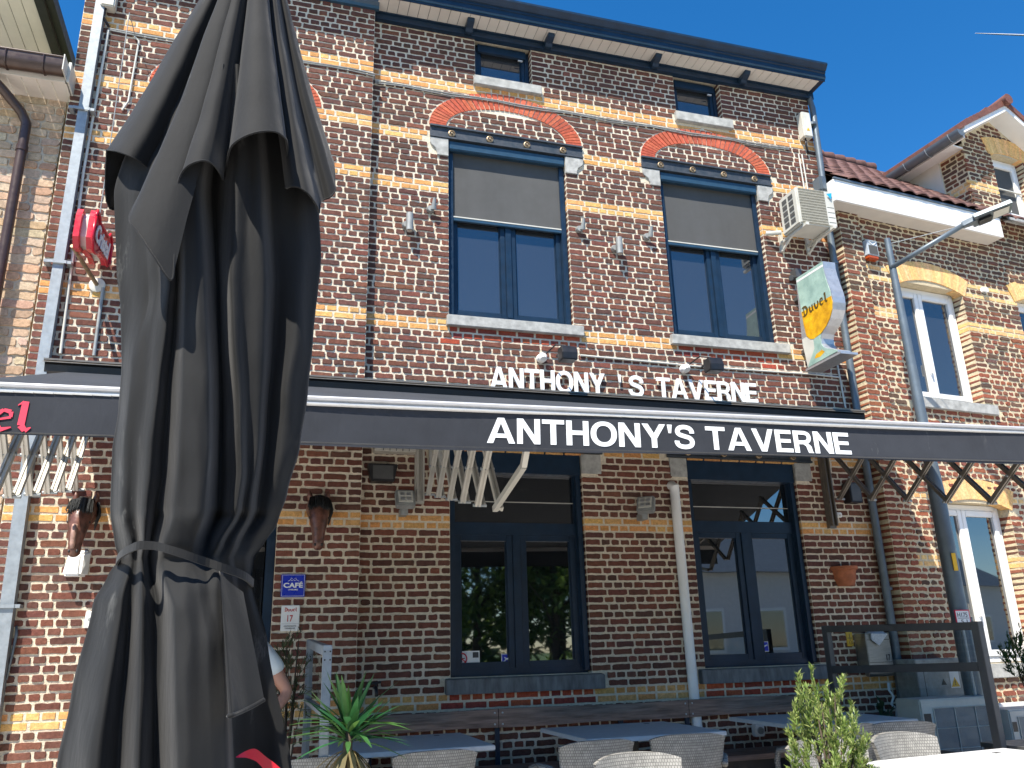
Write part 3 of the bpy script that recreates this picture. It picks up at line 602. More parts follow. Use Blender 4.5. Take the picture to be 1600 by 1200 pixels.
# dormer roof
mb=MB(); 
for sgn in (-1,1):
    for k in range(12):
        t0_,t1_=k/12,(k+1)/12
        p=lambda t_,v,h: frB(3.0+sgn*(.90*t_),v,7.88-.54*t_+h)
        a=[p(t0_,.28,.06),p(t1_,.28,.05),p(t1_,.28,-.03),p(t0_,.28,-.03)]; b=[q-Bn*2.6 for q in a]
        mb.add(a+b,[(0,1,2,3),(0,4,5,1),(3,2,6,7),(1,5,6,2)])
mb.build('dormer_roof','tile_red',rh)
mb=MB(); 
for k in range(9): mb.tube([frB(3.0,.33-k*.3,7.91),frB(3.0,.33-k*.3-.28,7.90)],[.075,.065],12)
mb.build('ridge','tile_red',rh,smooth=True,autos=50)
mb=MB()
for sgn in (-1,1):
    q=[(3.0,7.86),(3.0,7.77),(3.0+sgn*.88,7.24),(3.0+sgn*.88,7.33)]; mb.prism(q,.0,.26,frame=frB)
mb.build('bargeboard','white',rh)
gb=MB(); n=10; P=[]
for v in (.24,-1.45):
    for k in range(n+1):
        a=math.pi*k/n; P.append(frB(2.07+.07*math.cos(a),v,7.27-.085*math.sin(a)))
gb.add(P,[(k,k+1,n+2+k,n+1+k) for k in range(n)]+[tuple(range(n+1))]); g_=gb.build('gutter','zinc',rh,recalc=False,smooth=True,autos=60)
for v in (.1,-.25,-.6,-.95,-1.3):
    b=MB(); b.tube([frB(2.07+.077*math.cos(math.pi*k/8),v,7.27-.092*math.sin(math.pi*k/8)) for k in range(9)],.006,6); b.build('gutter_bracket','steel',g_)
mb=MB(); mb.box((2.145,.2,7.20),(2.17,-1.5,7.33),frame=frB) ; mb.box((2.15,.0,7.215),(2.38,-1.5,7.235),frame=frB); mb.build('fascia','white',rh)
mb=MB(); mb.prism([(0.02,6.02),(1.3,7.25),(1.3,7.35),(0.02,6.16)],0,.06,frame=lambda u,v,z:frB(2.38-v,-u,z)); mb.build('flashing','zinc',rh)
# windows of the right house
def winB(u0,u1,z0,z1,rec,mt='white',gm='glass',split=True,seg=0.):
    F=lambda u,v,z: frB(u,v-rec,z); w=.06
    mb=MB(); mb.box((u0+.004,-.06,z0),(u0+w,0,z1),frame=F); mb.box((u1-w,-.06,z0),(u1-.004,0,z1),frame=F); mb.box((u0+w,-.06,z0),(u1-w,0,z0+w),frame=F); mb.box((u0+w,-.06,z1-w),(u1-w,0,z1),frame=F)
    o=mb.build('window',mt,rh,bevel=.004); um=u0+(u1-u0)*.42
    S_=[(u0+w,um),(um,u1-w)] if split else [(u0+w,u1-w)]
    for a,b in S_:
        s=MB(); w2=.062
        s.box((a+.002,-.04,z0+w),(a+w2,.014,z1-w),frame=F); s.box((b-w2,-.04,z0+w),(b-.002,.014,z1-w),frame=F); s.box((a+w2,-.04,z0+w),(b-w2,.014,z0+w+w2),frame=F); s.box((a+w2,-.04,z1-w-w2),(b-w2,.014,z1-w),frame=F)
        so_=s.build('sash',mt,o,bevel=.005)
        g=MB(); g.box((a+w2,-.03,z0+w+w2),(b-w2,-.015,z1-w-w2),frame=F); g.build('glass_pane',gm,o)
    h=MB(); h.tube([F(um-.03,.014,(z0+z1)/2-.35),F(um-.03,.05,(z0+z1)/2-.35),F(um-.03,.05,(z0+z1)/2-.22)],.009,8); h.build('handle','white',o)
    return o
winB(.76,1.78,3.73,5.12,.13); winB(2.72,3.74,3.73,5.2,.13); winB(.79,1.81,.99,2.6,.13,gm='glass_low'); winB(2.72,3.74,.99,2.6,.13,gm='glass_low')
o=winB(2.88,3.48,6.36,7.27,.1,gm='screen',split=False); mb=MB(); mb.box((2.9,-.09,6.80),(3.46,-.07,6.815),frame=frB); mb.build('blind_bar','offwhite',o)
for a,b,c,d,mt in ((.66,1.93,3.61,3.725,'stone'),(.68,2.0,.85,.985,'stone'),(2.82,3.55,6.24,6.355,'stone'),(2.62,3.8,3.61,3.725,'stone')):
    mb=MB(); mb.box((a,-.1,c),(b,.05,d),frame=frB); mb.build('sill',mt,rh,bevel=.006)
mb=MB(); mb.box((0.3,.01,GZ),(3.9,.05,.62),frame=frB); mb.build('plinth','render',rh,bevel=.01)
mb=MB(); mb.box((.05,-.3,GZ),(3.9,-.34,5.9),frame=frB); mb.build('inner_wall','black',rh)
# ================================================================== LEFT HOUSE
lh=empty('brick_house',(-2.6,0,GZ),'tan brick house at the left edge with brown gutter and cream eaves','building')
mb=brick_wall('w',lh,lambda u,v,z:Vector((u,-v+.0,z)),-3.2,-1.87,GZ,5.95,[],[],lambda k,u,z:(TAN,1.5),course=.0795,jnt=.012,sl=.235,bond='stretch',mats=('mortar_tan','brick'),rough=1.3,sides=(0,.06)); mb.build('wall',['mortar_tan','brick'],lh,recalc=False)
mb=MB(); 
for i in range(12): mb.box((-3.2+i*.115,-.27,5.935),(-3.2+i*.115+.108,.0,5.945))
mb.box((-3.2,-.29,5.93),(-1.82,-.27,6.02)); mb.box((-1.83,-.29,5.93),(-1.815,.0,6.08)); ev=mb.build('soffit','soffit',lh)
n=12; P=[]
for u in (-3.3,-1.835):
    for k in range(n+1):
        a=math.pi*k/n; P.append(Vector((u,-.355-.07*math.cos(a),6.075-.13*math.sin(a)**.6 if 0<k<n else 6.075)))
mb=MB(); mb.add(P,[(k,k+1,n+2+k,n+1+k) for k in range(n)]+[tuple(range(n+1,2*n+2))]); mb.tube([(-3.3,-.425,6.08),(-1.835,-.425,6.08)],.009,8); g_=mb.build('gutter','brown',lh,smooth=True,autos=50)
for u in (-2.26,-1.98,-2.6):
    b=MB(); b.tube([(u,-.355-.076*math.cos(math.pi*k/8),6.075-.136*math.sin(math.pi*k/8)**.6) for k in range(9)],.007,6); b.build('gutter_bracket','brown',g_)
mb=MB(); mb.box((-1.83,-.44,5.95),(-1.822,-.27,6.1)); mb.box((-1.822,-.3,5.93),(-1.80,.0,6.13)); mb.build('gutter_end','offwhite',lh)
mb=MB(); mb.tube([(-2.42,-.33,5.98),(-2.40,-.30,5.90),(-2.30,-.22,5.82),(-2.17,-.11,5.70),(-2.12,-.10,5.60),(-2.12,-.10,5.4),(-2.12,-.10,GZ)],.04,14); mb.tube([(-2.12,-.10,5.38),(-2.12,-.10,5.33)],.046,14); mb.build('downpipe','brown',lh,smooth=True,autos=50)
mb=MB()
for i in range(12): mb.box((-3.66+i*.115,-.5,7.0),(-3.66+i*.115+.109,2.2,7.01))
mb.build('roof_soffit','soffit',lh)
mb=MB(); mb.box((-2.28,-.5,6.985),(-2.2,2.2,7.06)); mb.box((-3.7,-.5,7.012),(-2.28,2.2,7.2)); 
mb.box((-2.2,-.5,7.03),(-2.13,2.2,7.15)); mb.build('verge','black',lh)
mb=MB(); mb.box((-3.7,.9,5.9),(-2.5,2.2,7.0)); mb.build('upper_wall','soffit',lh)
# heavy grotesque capitals drawn as outlines (cap height 1)
def strip(pts,w,n=6):
    P=[cat(pts,i/n) for i in range((len(pts)-1)*n+1)]; L_=[];R_=[]
    for i,p in enumerate(P):
        a=P[max(0,i-1)]; b=P[min(len(P)-1,i+1)]; dx,dy=b[0]-a[0],b[1]-a[1]; l=math.hypot(dx,dy) or 1; L_.append((p[0]-dy/l*w/2,p[1]+dx/l*w/2)); R_.append((p[0]+dy/l*w/2,p[1]-dx/l*w/2))
    return [[L_[i],L_[i+1],R_[i+1],R_[i]] for i in range(len(P)-1)]
def cat(P,t):
    n=len(P)-1; t=max(0,min(n-1e-9,t)); i=int(t); f=t-i
    p=[P[max(0,min(n,i+k))] for k in (-1,0,1,2)]
    return [(.5*((2*p[1][c])+(-p[0][c]+p[2][c])*f+(2*p[0][c]-5*p[1][c]+4*p[2][c]-p[3][c])*f*f+(-p[0][c]+3*p[1][c]-3*p[2][c]+p[3][c])*f**3)) for c in range(len(p[0]))]
def mir(p,w): return [(w-x,y) for x,y in reversed(p)]
def oring():
    A=[]; n=36
    for i in range(n):
        q=[]
        for k,(rx,ry) in ((i,(.49,.515)),(i+1,(.49,.515)),(i+1,(.285,.34)),(i,(.285,.34))):
            a=2*math.pi*k/n; c,s_=math.cos(a),math.sin(a); q.append((.49+rx*math.copysign(abs(c)**.92,c),.5+ry*math.copysign(abs(s_)**.92,s_)))
        A.append(q)
    return A
GL={'A':(.98,[[(0,0),(.215,0),(.49,.79),(.49,1),(.375,1)],mir([(0,0),(.215,0),(.49,.79),(.49,1),(.375,1)],.98)],[[(.27,.215),(.71,.215),(.655,.375),(.325,.375)]]),
'N':(.82,[[(0,0),(.2,0),(.2,1),(0,1)],[(.62,0),(.82,0),(.82,1),(.62,1)]],[[(.0,1),(.215,1),(.82,0),(.605,0)]]),
'T':(.80,[[(0,.83),(.8,.83),(.8,1),(0,1)],[(.298,0),(.502,0),(.502,.829),(.298,.829)]],[]),
'H':(.82,[[(0,0),(.205,0),(.205,1),(0,1)],[(.615,0),(.82,0),(.82,1),(.615,1)]],[[(.204,.425),(.616,.425),(.616,.60),(.204,.60)]]),
'O':(.98,oring(),[]),
'Y':(.92,[[(0,1),(.235,1),(.46,.60),(.46,.38),(.357,.385)],mir([(0,1),(.235,1),(.46,.60),(.46,.38),(.357,.385)],.92)],[[(.357,0),(.563,0),(.563,.42),(.357,.42)]]),
"'":(.19,[[(.045,.64),(.145,.64),(.19,1),(0,1)]],[]),
'V':(.92,[[(0,1),(.345,0),(.46,0),(.46,.25),(.215,1)],mir([(0,1),(.345,0),(.46,0),(.46,.25),(.215,1)],.92)],[]),
'E':(.72,[[(0,0),(.205,0),(.205,1),(0,1)]],[[(.204,.83),(.70,.83),(.70,1),(.204,1)],[(.204,.43),(.655,.43),(.655,.59),(.204,.59)],[(.204,0),(.72,0),(.72,.17),(.204,.17)]]),
'R':(.82,[[(0,0),(.205,0),(.205,1),(0,1)]]+strip([(.204,.915),(.36,.915),(.52,.905),(.655,.83),(.685,.69),(.64,.56),(.52,.49),(.36,.475),(.204,.475)],.17),[[(.40,.395),(.60,.44),(.74,.30),(.775,.08),(.82,0),(.60,0),(.56,.12),(.52,.30)]]),
'S':(.82,strip([(.71,.66),(.70,.76),(.62,.87),(.42,.925),(.22,.88),(.135,.74),(.19,.61),(.40,.53),(.61,.455),(.70,.31),(.64,.14),(.42,.075),(.19,.12),(.10,.24),(.095,.33)],.185),[])}
def glyph(ch):
    w,a,b=GL[ch]; vs=[];fs=[]
    for lay,polys in ((0,a),(1,b)):
        for p in polys:
            n=len(p); o=len(vs); lo=-.5; hi=.5+lay*.22
            vs+=[Vector((x,y,lo)) for x,y in p]+[Vector((x,y,hi)) for x,y in p]
            fs+=[tuple(o+n+i for i in range(n))]+[(o+i,o+(i+1)%n,o+n+(i+1)%n,o+n+i) for i in range(n)]
    return vs,fs,0,w,0,1
# ================================================================== AWNING
aw=empty('awning',(2.1,-.15,3.4),'long anthracite awning with white lettering, cassette on the tavern wall and scissor arms','awning')
AX0,AX1=-1.68,5.86
mb=MB(); sweep_profile(mb,[(.0,3.36),(.16,3.36),(.19,3.39),(.20,3.44),(.19,3.47),(.02,3.53),(.0,3.53)],AX0,AX1,y0=-.05 if False else 0.); mb.build('cassette','black',aw)
mb=MB(); mb.box((AX0-.01,-.205,3.475),(AX1+.01,-.0,3.49)); mb.hexa([Vector(p) for p in [(AX0-.01,-.225,3.452),(AX1+.01,-.225,3.452),(AX1+.01,0.,3.552),(AX0-.01,0.,3.552),(AX0-.01,-.225,3.458),(AX1+.01,-.225,3.458),(AX1+.01,0.,3.558),(AX0-.01,0.,3.558)]]); mb.build('cover_plate','alu_brown',aw)
# fabric, gently sagging from the roller to the front bar
YF=-3.0; ZB=2.45
FX0,FX1=-1.52,6.0
def tz(x): return .0145*(x+1.147)
def barz(x): return 2.415+tz(x)
mb=MB(); nu,nv=60,14
for j in range(nv+1):
    for i in range(nu+1):
        x=FX0+(FX1-FX0)*i/nu; t_=j/nv
        y=-.16+(YF+.02+.16)*t_; z=3.40+(barz(x)+.012-3.40)*t_-.02*math.sin(math.pi*t_)*(1+.3*math.sin(x*2.1))+.012*math.sin(x*3.3+t_*2)*math.sin(math.pi*t_)
        mb.v.append(Vector((x,y,z)))
for j in range(nv):
    for i in range(nu): a=j*(nu+1)+i; mb.f.append((a,a+1,a+nu+2,a+nu+1)); mb.mi.append(0)
mb.build('fabric','awning',aw,smooth=True,recalc=False)
mb=MB(); prf=[(.0,2.380),(.032,2.380),(.042,2.388),(.042,2.394),(.028,2.398),(.028,2.404),(.046,2.408),(.05,2.418),(.042,2.428),(.0,2.431)]; n=len(prf)
mb.add([Vector((FX0-.02,YF+.02-v,z+tz(FX0))) for v,z in prf]+[Vector((FX1+.02,YF+.02-v,z+tz(FX1))) for v,z in prf],[(i,(i+1)%n,n+(i+1)%n,n+i) for i in range(n)]+[tuple(range(n)),tuple(reversed(range(n,2*n)))]); mb.build('front_bar','alu',aw)
mb=MB()
for i in range(95): x=FX0+.04+i*.079; mb.box((x,YF-.0225,2.383+tz(x)),(x+.076,YF-.0245,2.390+tz(x)))
mb.build('keder_strip','alu_white',aw)
def valy(x,z): return YF-.012+.006*math.sin(x*2.3)+.012*math.sin(x*1.1+.5)*(2.4-z)/.2
mb=MB(); nu,nv=150,8
for j in range(nv+1):
    for i in range(nu+1):
        x=FX0+(FX1-FX0)*i/nu; z=2.384+tz(x)-(.199+.005*math.sin(x*1.7))*j/nv; mb.v.append(Vector((x,valy(x,z),z)))
for j in range(nv):
    for i in range(nu): a=j*(nu+1)+i; mb.f.append((a,a+1,a+nu+2,a+nu+1)); mb.mi.append(0)
va=mb.build('valance','awning',aw,smooth=True,recalc=False)
mb=MB()
for zz in (2.200,2.196): mb.tube([(FX0+(FX1-FX0)*i/150,valy(FX0+(FX1-FX0)*i/150,zz)-.0012,zz+tz(FX0+(FX1-FX0)*i/150)) for i in range(151)],.0012,4)
mb.build('hem_stitch','charcoal',va)
# big letters on the valance: every letter its own raised print
def word(txt,x0,x1,z0,z1,gapr,spr,par,mt,surf,bold,thick,name='letter'):
    G=[]; 
    for ch in txt:
        if ch==' ': G.append(None); continue
        G.append(glyph(ch))
    H=[g for g in G if g]; capH=1.
    wid=[(spr if g is None else g[3]-g[2]) for g in G]; tot=sum(wid)+gapr*(len(G)-1); sc=(x1-x0)/tot; u=x0
    for g,w_ in zip(G,wid):
        if g:
            vs,fs,a,b,c,d=g; mb=MB()
            P=[]
            for v in vs:
                X=u+(v.x-a)*sc; Z=z0(X)+(v.y)/capH*(z1(X)-z0(X)); P.append(Vector((X,surf(X,Z)-(v.z+.5)*thick,Z)))
            mb.add(P,fs); mb.build(name,mt,par,recalc=False)
        u+=(w_+gapr)*sc
word("ANTHONY'S TAVERNE",1.083,3.297,lambda x:2.254+.0108*(x-1.08),lambda x:2.388+.0095*(x-1.08),.075,.30,va,'letter',lambda x,z:valy(x,z)-.001,.036,.002)
# red script-like logo, cut by the picture edge
def stroke(mb,pts,w,surf,off=.003,mi=0):
    for k in range(len(pts)-1):
        (a,b),(c,d)=pts[k],pts[k+1]; L=math.hypot(c-a,d-b) or 1; nx,nz=-(d-b)/L,(c-a)/L; w0=w[k] if isinstance(w,list) else w; w1=w[k+1] if isinstance(w,list) else w
        q=[(a+nx*w0/2,b+nz*w0/2),(c+nx*w1/2,d+nz*w1/2),(c-nx*w1/2,d-nz*w1/2),(a-nx*w0/2,b-nz*w0/2)]
        o=off+k*.00012
        P=[surf(x,z,o) for x,z in q]; Q=[surf(x,z,0) for x,z in q]
        mb.add(P+Q,[(0,1,2,3),(0,4,5,1),(1,5,6,2),(2,6,7,3),(3,7,4,0)],mi)
DUVEL={'D':[([(.05,.95),(.3,1.02),(.62,.9),(.78,.55),(.66,.15),(.3,-.02),(.02,.08)],[.04,.12,.2,.22,.18,.1,.03]),([(.3,.95),(.3,.08)],[.1,.16]),([(.0,.5),(.18,.56)],[.02,.05])],
'u':[([(.1,.68),(.12,.2),(.26,.02),(.44,.12)],[.16,.18,.16,.05]),([(.5,.7),(.5,.14),(.62,.02)],[.16,.17,.05])],
'v':[([(.06,.7),(.12,.2),(.28,.0),(.48,.16),(.56,.5),(.5,.72)],[.15,.19,.13,.13,.18,.1])],
'e':[([(.1,.36),(.46,.47),(.44,.66),(.26,.72),(.1,.56),(.1,.2),(.24,.02),(.5,.12)],[.05,.07,.12,.09,.15,.19,.12,.03])],
'l':[([(.02,.9),(.16,1.04),(.2,.95)],[.02,.07,.16]),([(.2,1.05),(.17,.2),(.28,.02),(.42,.14)],[.17,.18,.13,.03])]}
def logo(par,mt,x0,z0,sx,sz,surf,off=.003):
    u=x0
    for ch,w_ in (('D',.86),('u',.66),('v',.64),('e',.56),('l',.4)):
        mb=MB()
        for pts,w in DUVEL[ch]: stroke(mb,[(u+a*sx,z0+b*sz) for a,b in pts],[k*sx for k in w],surf,off)
        mb.build('letter',mt,par,recalc=False); u+=w_*sx
sv=lambda x,z,o:Vector((x,valy(x,z)-.002-o,z))
logo(va,'redprint',-1.50,2.208,.160,.13,sv)
# scissor arms
def scissor(X,c0,slope,hh,pitch,n,mt,plate=(2.35,3.3),wide=.1):
    par=MB(); par.box((X-wide,-.05,plate[0]),(X-wide*.2,-.0,plate[1])); par.box((X-wide*.9,-.09,plate[0]+.02),(X-wide*.75,-.05,plate[1])); par.box((X-wide*.4,-.09,plate[0]+.02),(X-wide*.25,-.05,plate[1])); a=par.build('scissor_arm',mt,aw,bevel=.004)
    def P(y,s): return (y,c0+slope*y+s*hh)
    for k in range(n):
        y0=-.12-pitch*k; y1=y0-pitch
        for s,xo in ((1,0.),(-1,.034)):
            (ya,za),(yb,zb)=P(y0,-s),P(y1,s)
            m_=MB(); 
            for dx in (-.012,.012): m_.bar((X+xo+dx,ya,za),(X+xo+dx,yb,zb),.012,.034,upv=(1,0,0)) if False else m_.bar((X+xo+dx,ya,za),(X+xo+dx,yb,zb),.013,.032)
            m_.bar((X+xo,ya,za),(X+xo,yb,zb),.022,.018); m_.build('scissor_bar',mt,a)
        for (yy,zz) in (P(y0,-1),P((y0+y1)/2,0)):
            m_=MB(); m_.tube([(X-.03,yy,zz),(X+.06,yy,zz)],.011,8); m_.build('bolt','steel',a)
    yl=-.12-pitch*n; m_=MB()
    (ya,za)=P(yl,-1); m_.bar((X,ya,za),(X,-2.80,(za+2.38)/2-.03),.03,.034); m_.bar((X,-2.80,(za+2.38)/2-.03),(X,-2.97,2.40),.03,.034); m_.build('end_link',mt,a)
    m_=MB(); (ya2,za2)=P(yl,1); m_.bar((X+.034,ya2,za2),(X+.034,-2.97,2.40),.02,.03); m_.build('end_link',mt,a)
scissor(5.46,2.815,.195,.215,.44,5,'alu_brown',(2.30,3.3))
scissor(1.34,2.79,.225,.245,.417,5,'alu_white',(2.45,3.3))
scissor(-1.36,2.75,.21,.24,.42,5,'alu_white',(2.42,3.3),.12)
# wall lettering: stand-off letters as one sign
ws=empty('sign_lettering',(1.93,-.03,3.5),'raised white capital letters on the brick wall just above the awning','sign')
for part_,a,b in (("ANTHONY",1.925,3.065),("'",3.205,3.235),("S",3.31,3.47),("TAVERNE",3.61,4.725)):
    word(part_,a,b,lambda x:3.515+.012*(x-1.9),(lambda x:3.735+.006*(x-1.9)),.075,.2,ws,'letter',lambda x,z:-.03,.03,.016)
# ================================================================== CLOSED PARASOL
UY=-5.1
def cat(P,t):
    n=len(P)-1; t=max(0,min(n-1e-9,t)); i=int(t); f=t-i
    p=[P[max(0,min(n,i+k))] for k in (-1,0,1,2)]
    return [(.5*((2*p[1][c])+(-p[0][c]+p[2][c])*f+(2*p[0][c]-5*p[1][c]+4*p[2][c]-p[3][c])*f*f+(-p[0][c]+3*p[1][c]-3*p[2][c]+p[3][c])*f**3)) for c in range(len(p[0]))]
um=empty('parasol',tuple(Vector((at(290,880,UY).x,UY,GZ))),'large closed black canvas parasol tied round its waist in the foreground','parasol')
def lerp_line(L,y):
    if y<=L[0][0]: return L[0][1:]
    for (a,b) in zip(L,L[1:]):
        if a[0]<=y<=b[0]:
            t_=(y-a[0])/(b[0]-a[0]); t_=t_*t_*(3-2*t_)*.5+t_*.5
            return [a[1]+(b[1]-a[1])*t_,a[2]+(b[2]-a[2])*t_]
    return L[-1][1:]
# control folds: (row, column, metres towards the street)
CL=[
[(100,300,0),(180,215,0),(300,178,0),(424,182,0),(480,188,0),(569,190,0),(640,185,0),(704,175,0),(800,172,0),(850,179,0),(872,186,0),(900,168,0),(942,145,0),(1087,111,0),(1200,88,0),(1320,66,0)],
[(100,315,.05),(300,222,.05),(467,232,.06),(569,207,.07),(700,196,.07),(800,192,.07),(850,205,.07),(872,204,.05),(935,189,.09),(1200,148,.14),(1320,130,.15)],
[(100,320,.07),(300,235,.075),(440,245,.085),(569,225,.08),(700,212,.075),(800,208,.065),(850,214,.055),(872,212,.05),(935,205,.06),(1200,185,.09),(1320,172,.1)],
[(100,330,.10),(300,255,.13),(440,265,.14),(500,259,.13),(600,247,.12),(700,235,.12),(800,228,.12),(850,226,.10),(872,222,.08),(940,222,.12),(1200,215,.18),(1320,210,.2)],
[(100,335,.09),(300,270,.09),(440,277,.10),(500,274,.09),(636,262,.07),(740,256,.06),(800,245,.05),(850,236,.04),(872,233,.035),(950,246,.07),(1200,243,.1),(1320,242,.12)],
[(100,345,.12),(300,290,.12),(440,290,.16),(600,287,.16),(700,283,.16),(800,275,.15),(850,258,.13),(872,255,.10),(900,258,.13),(950,275,.17),(1200,280,.22),(1320,280,.24)],
[(100,350,.13),(300,310,.13),(440,318,.15),(600,325,.16),(700,325,.16),(800,318,.15),(850,300,.13),(872,296,.11),(920,310,.15),(1000,322,.18),(1200,330,.21),(1320,332,.23)],
[(100,358,.02),(300,333,-.03),(440,340,-.04),(636,345,-.04),(800,341,-.02),(850,325,.05),(872,318,.08),(920,326,.14),(1000,338,.17),(1200,346,.2),(1320,348,.2)],
[(100,370,.10),(300,368,.10),(434,361,.11),(500,364,.11),(636,373,.10),(740,376,.09),(800,368,.08),(850,342,.1),(872,332,.085),(900,344,.13),(1000,350,.16),(1200,358,.18),(1320,360,.18)],
[(100,382,.09),(300,388,.09),(434,382,.09),(600,388,.07),(740,388,.05),(800,380,.04),(850,352,.06),(872,342,.07),(900,350,.06),(1000,356,.03),(1200,366,.0),(1320,368,-.02)],
[(100,395,.10),(300,405,.10),(434,412,.09),(550,411,.08),(700,403,.06),(800,390,.05),(850,366,.06),(872,356,.06),(900,362,.04),(1000,370,.0),(1200,390,-.03),(1320,396,-.03)],
[(100,405,.05),(300,425,.03),(434,433,.0),(535,428,-.01),(670,418,-.02),(800,403,-.02),(850,376,.02),(872,366,.035),(900,372,.01),(1000,388,-.02),(1200,415,-.03),(1320,425,-.03)],
[(100,415,.03),(300,455,.03),(400,470,.03),(535,462,.03),(616,447,.035),(700,440,.02),(800,420,.0),(850,392,.01),(872,380,.02),(900,382,.0),(1000,404,-.02),(1200,438,-.03),(1320,450,-.03)],
[(100,420,0),(200,470,0),(300,497,-.01),(400,502,-.01),(535,489,-.01),(616,481,-.01),(697,469,-.01),(771,449,-.02),(817,434,-.02),(850,412,-.02),(872,398,-.02),(905,393,-.02),(1002,418,-.03),(1200,456,-.03),(1320,478,-.03)]]
ROWS_Y=[100+ (1330-100)*i/150 for i in range(151)]
SUB=12
mb=MB(); ncols=None
for yy in ROWS_Y:
    C_=[lerp_line(L,yy) for L in CL]; row=[]
    for i in range(len(C_)-1):
        for s_ in range(SUB):
            t_=s_/SUB; x_=C_[i][0]+(C_[i+1][0]-C_[i][0])*t_
            d_=cat([(c[1],) for c in C_],i+t_)[0]*.55+(C_[i][1]+(C_[i+1][1]-C_[i][1])*(t_*t_*(3-2*t_)))*.45
            d_=d_*(.8 if yy<800 else 1.)+(.03*math.sin(math.pi*(i+t_)/(len(C_)-1)) if yy<800 else 0)
            d_+=.004*noise.noise(Vector((x_*.02,yy*.012,3)))+.018*noise.noise(Vector((x_*.012,yy*.004,7)))+.006*noise.noise(Vector((x_*.05,yy*.01,1)))
            row.append(at(x_,yy,UY-d_))
    row.append(at(C_[-1][0],yy,UY-C_[-1][1]))
    # back of the folded canvas, rounded with loose pleats
    a,b=row[-1],row[0]; cx=(a+b)/2; rx=(a-b).length/2; nb=44
    for k in range(1,nb):
        th=math.pi*k/nb; q=cx+(a-b).normalized()*rx*math.cos(th)+Vector((0,1,0))*(rx*.85*math.sin(th)*(1+.12*math.sin(th*11))+.0)
        row.append(q)
    ncols=len(row); mb.v+=row
for j in range(len(ROWS_Y)-1):
    for i in range(ncols): mb.f.append((j*ncols+i,j*ncols+(i+1)%ncols,(j+1)*ncols+(i+1)%ncols,(j+1)*ncols+i)); mb.mi.append(0)
lower=mb.build('canopy','canvas',um,smooth=True,recalc=False)
# upper tier with its pointed hem
HEM=[(167,234,.0),(182,236,.06),(205,245,.08),(228,259,.05),(234,266,.03),(226,290,.12),(203,338,.19),(215,362,.215),(240,400,.23),(267,438,.22),(272,400,.21),(273,345,.19),(277,290,.185),(290,262,.2),(315,251,.205),(332,256,.18),(342,268,.12),(350,282,.05),(353,262,.08),(359,234,.17),(368,222,.21),(385,212,.23),(405,206,.235),(426,205,.225),(440,211,.2),(449,224,.15),(447,260,.08),(446,292,.07),(455,291,.12),(468,293,.13),(482,303,.13),(494,320,.1),(499,332,.06),(500,318,.02),(506,312,-.01),(516,308,.0),(524,297,-.01),(523,289,-.03)]
tipA=at(403,-133,UY)
front=[at(x,y,UY-d) for x,y,d in HEM]
HP=[]; nH=len(HEM)
for i in range(nH-1):
    for s_ in range(5): q=cat(HEM,i+s_/5); HP.append(at(q[0],q[1],UY-q[2]))
HP.append(at(*HEM[-1][:2],UY-HEM[-1][2]))
a,b=HP[-1],HP[0]; cx=(a+b)/2; ex_=(a-b); rx=ex_.length/2; ex_.normalize()
for k in range(1,46):
    th=math.pi*k/46; HP.append(cx+ex_*rx*math.cos(th)+Vector((0,1,0))*rx*.9*math.sin(th)*(1+.2*math.sin(th*12))+Vector((0,0,.12*math.sin(th*6))))
N=len(HP); NR=44; mb=MB(); hem=[]
ctr=Vector((tipA.x,UY,0))
for j in range(NR+1):
    t_=j/NR
    for i,p in enumerate(HP):
        top_=tipA+Vector((p.x-ctr.x,p.y-UY,0))*.10
        q=top_.lerp(p,t_)
        amp=.010*math.sin(math.pi*min(1,t_*1.0))*(1-.2*t_)
        q+=Vector((p.x-ctr.x,p.y-UY,0)).normalized()*(-.010*math.sin(math.pi*t_)+.008*noise.noise(q*3.1)*math.sin(math.pi*t_*.9)+.003*noise.noise(q*11)*t_)
        mb.v.append(q)
for j in range(NR):
    for i in range(N): mb.f.append((j*N+i,j*N+(i+1)%N,(j+1)*N+(i+1)%N,(j+1)*N+i)); mb.mi.append(0)
cp=mb.build('top_tier','canvas',um,smooth=True,recalc=False)
mb=MB(); mb.tube(HP+[HP[0]],.0022,6,cap=False); mb.build('hem','canvas',cp,smooth=True)
mb=MB(); mb.lathe([(.001,.16),(.02,.15),(.03,.12),(.012,.09),(.012,.03),(.075,.0),(.085,-.03),(.06,-.05)],tuple(tipA),20); mb.build('finial','black',um,smooth=True,autos=40)
bx=at(290,880,UY); mb=MB(); mb.tube([(bx.x,UY+.05,GZ+.04),(bx.x,UY+.05,3.1)],.028,14); mb.build('pole','alu',um,smooth=True)
mb=MB(); mb.box((bx.x-.4,UY-.35,GZ),(bx.x+.4,UY+.45,GZ+.07)); mb.build('base_plate','stone',um,bevel=.01)
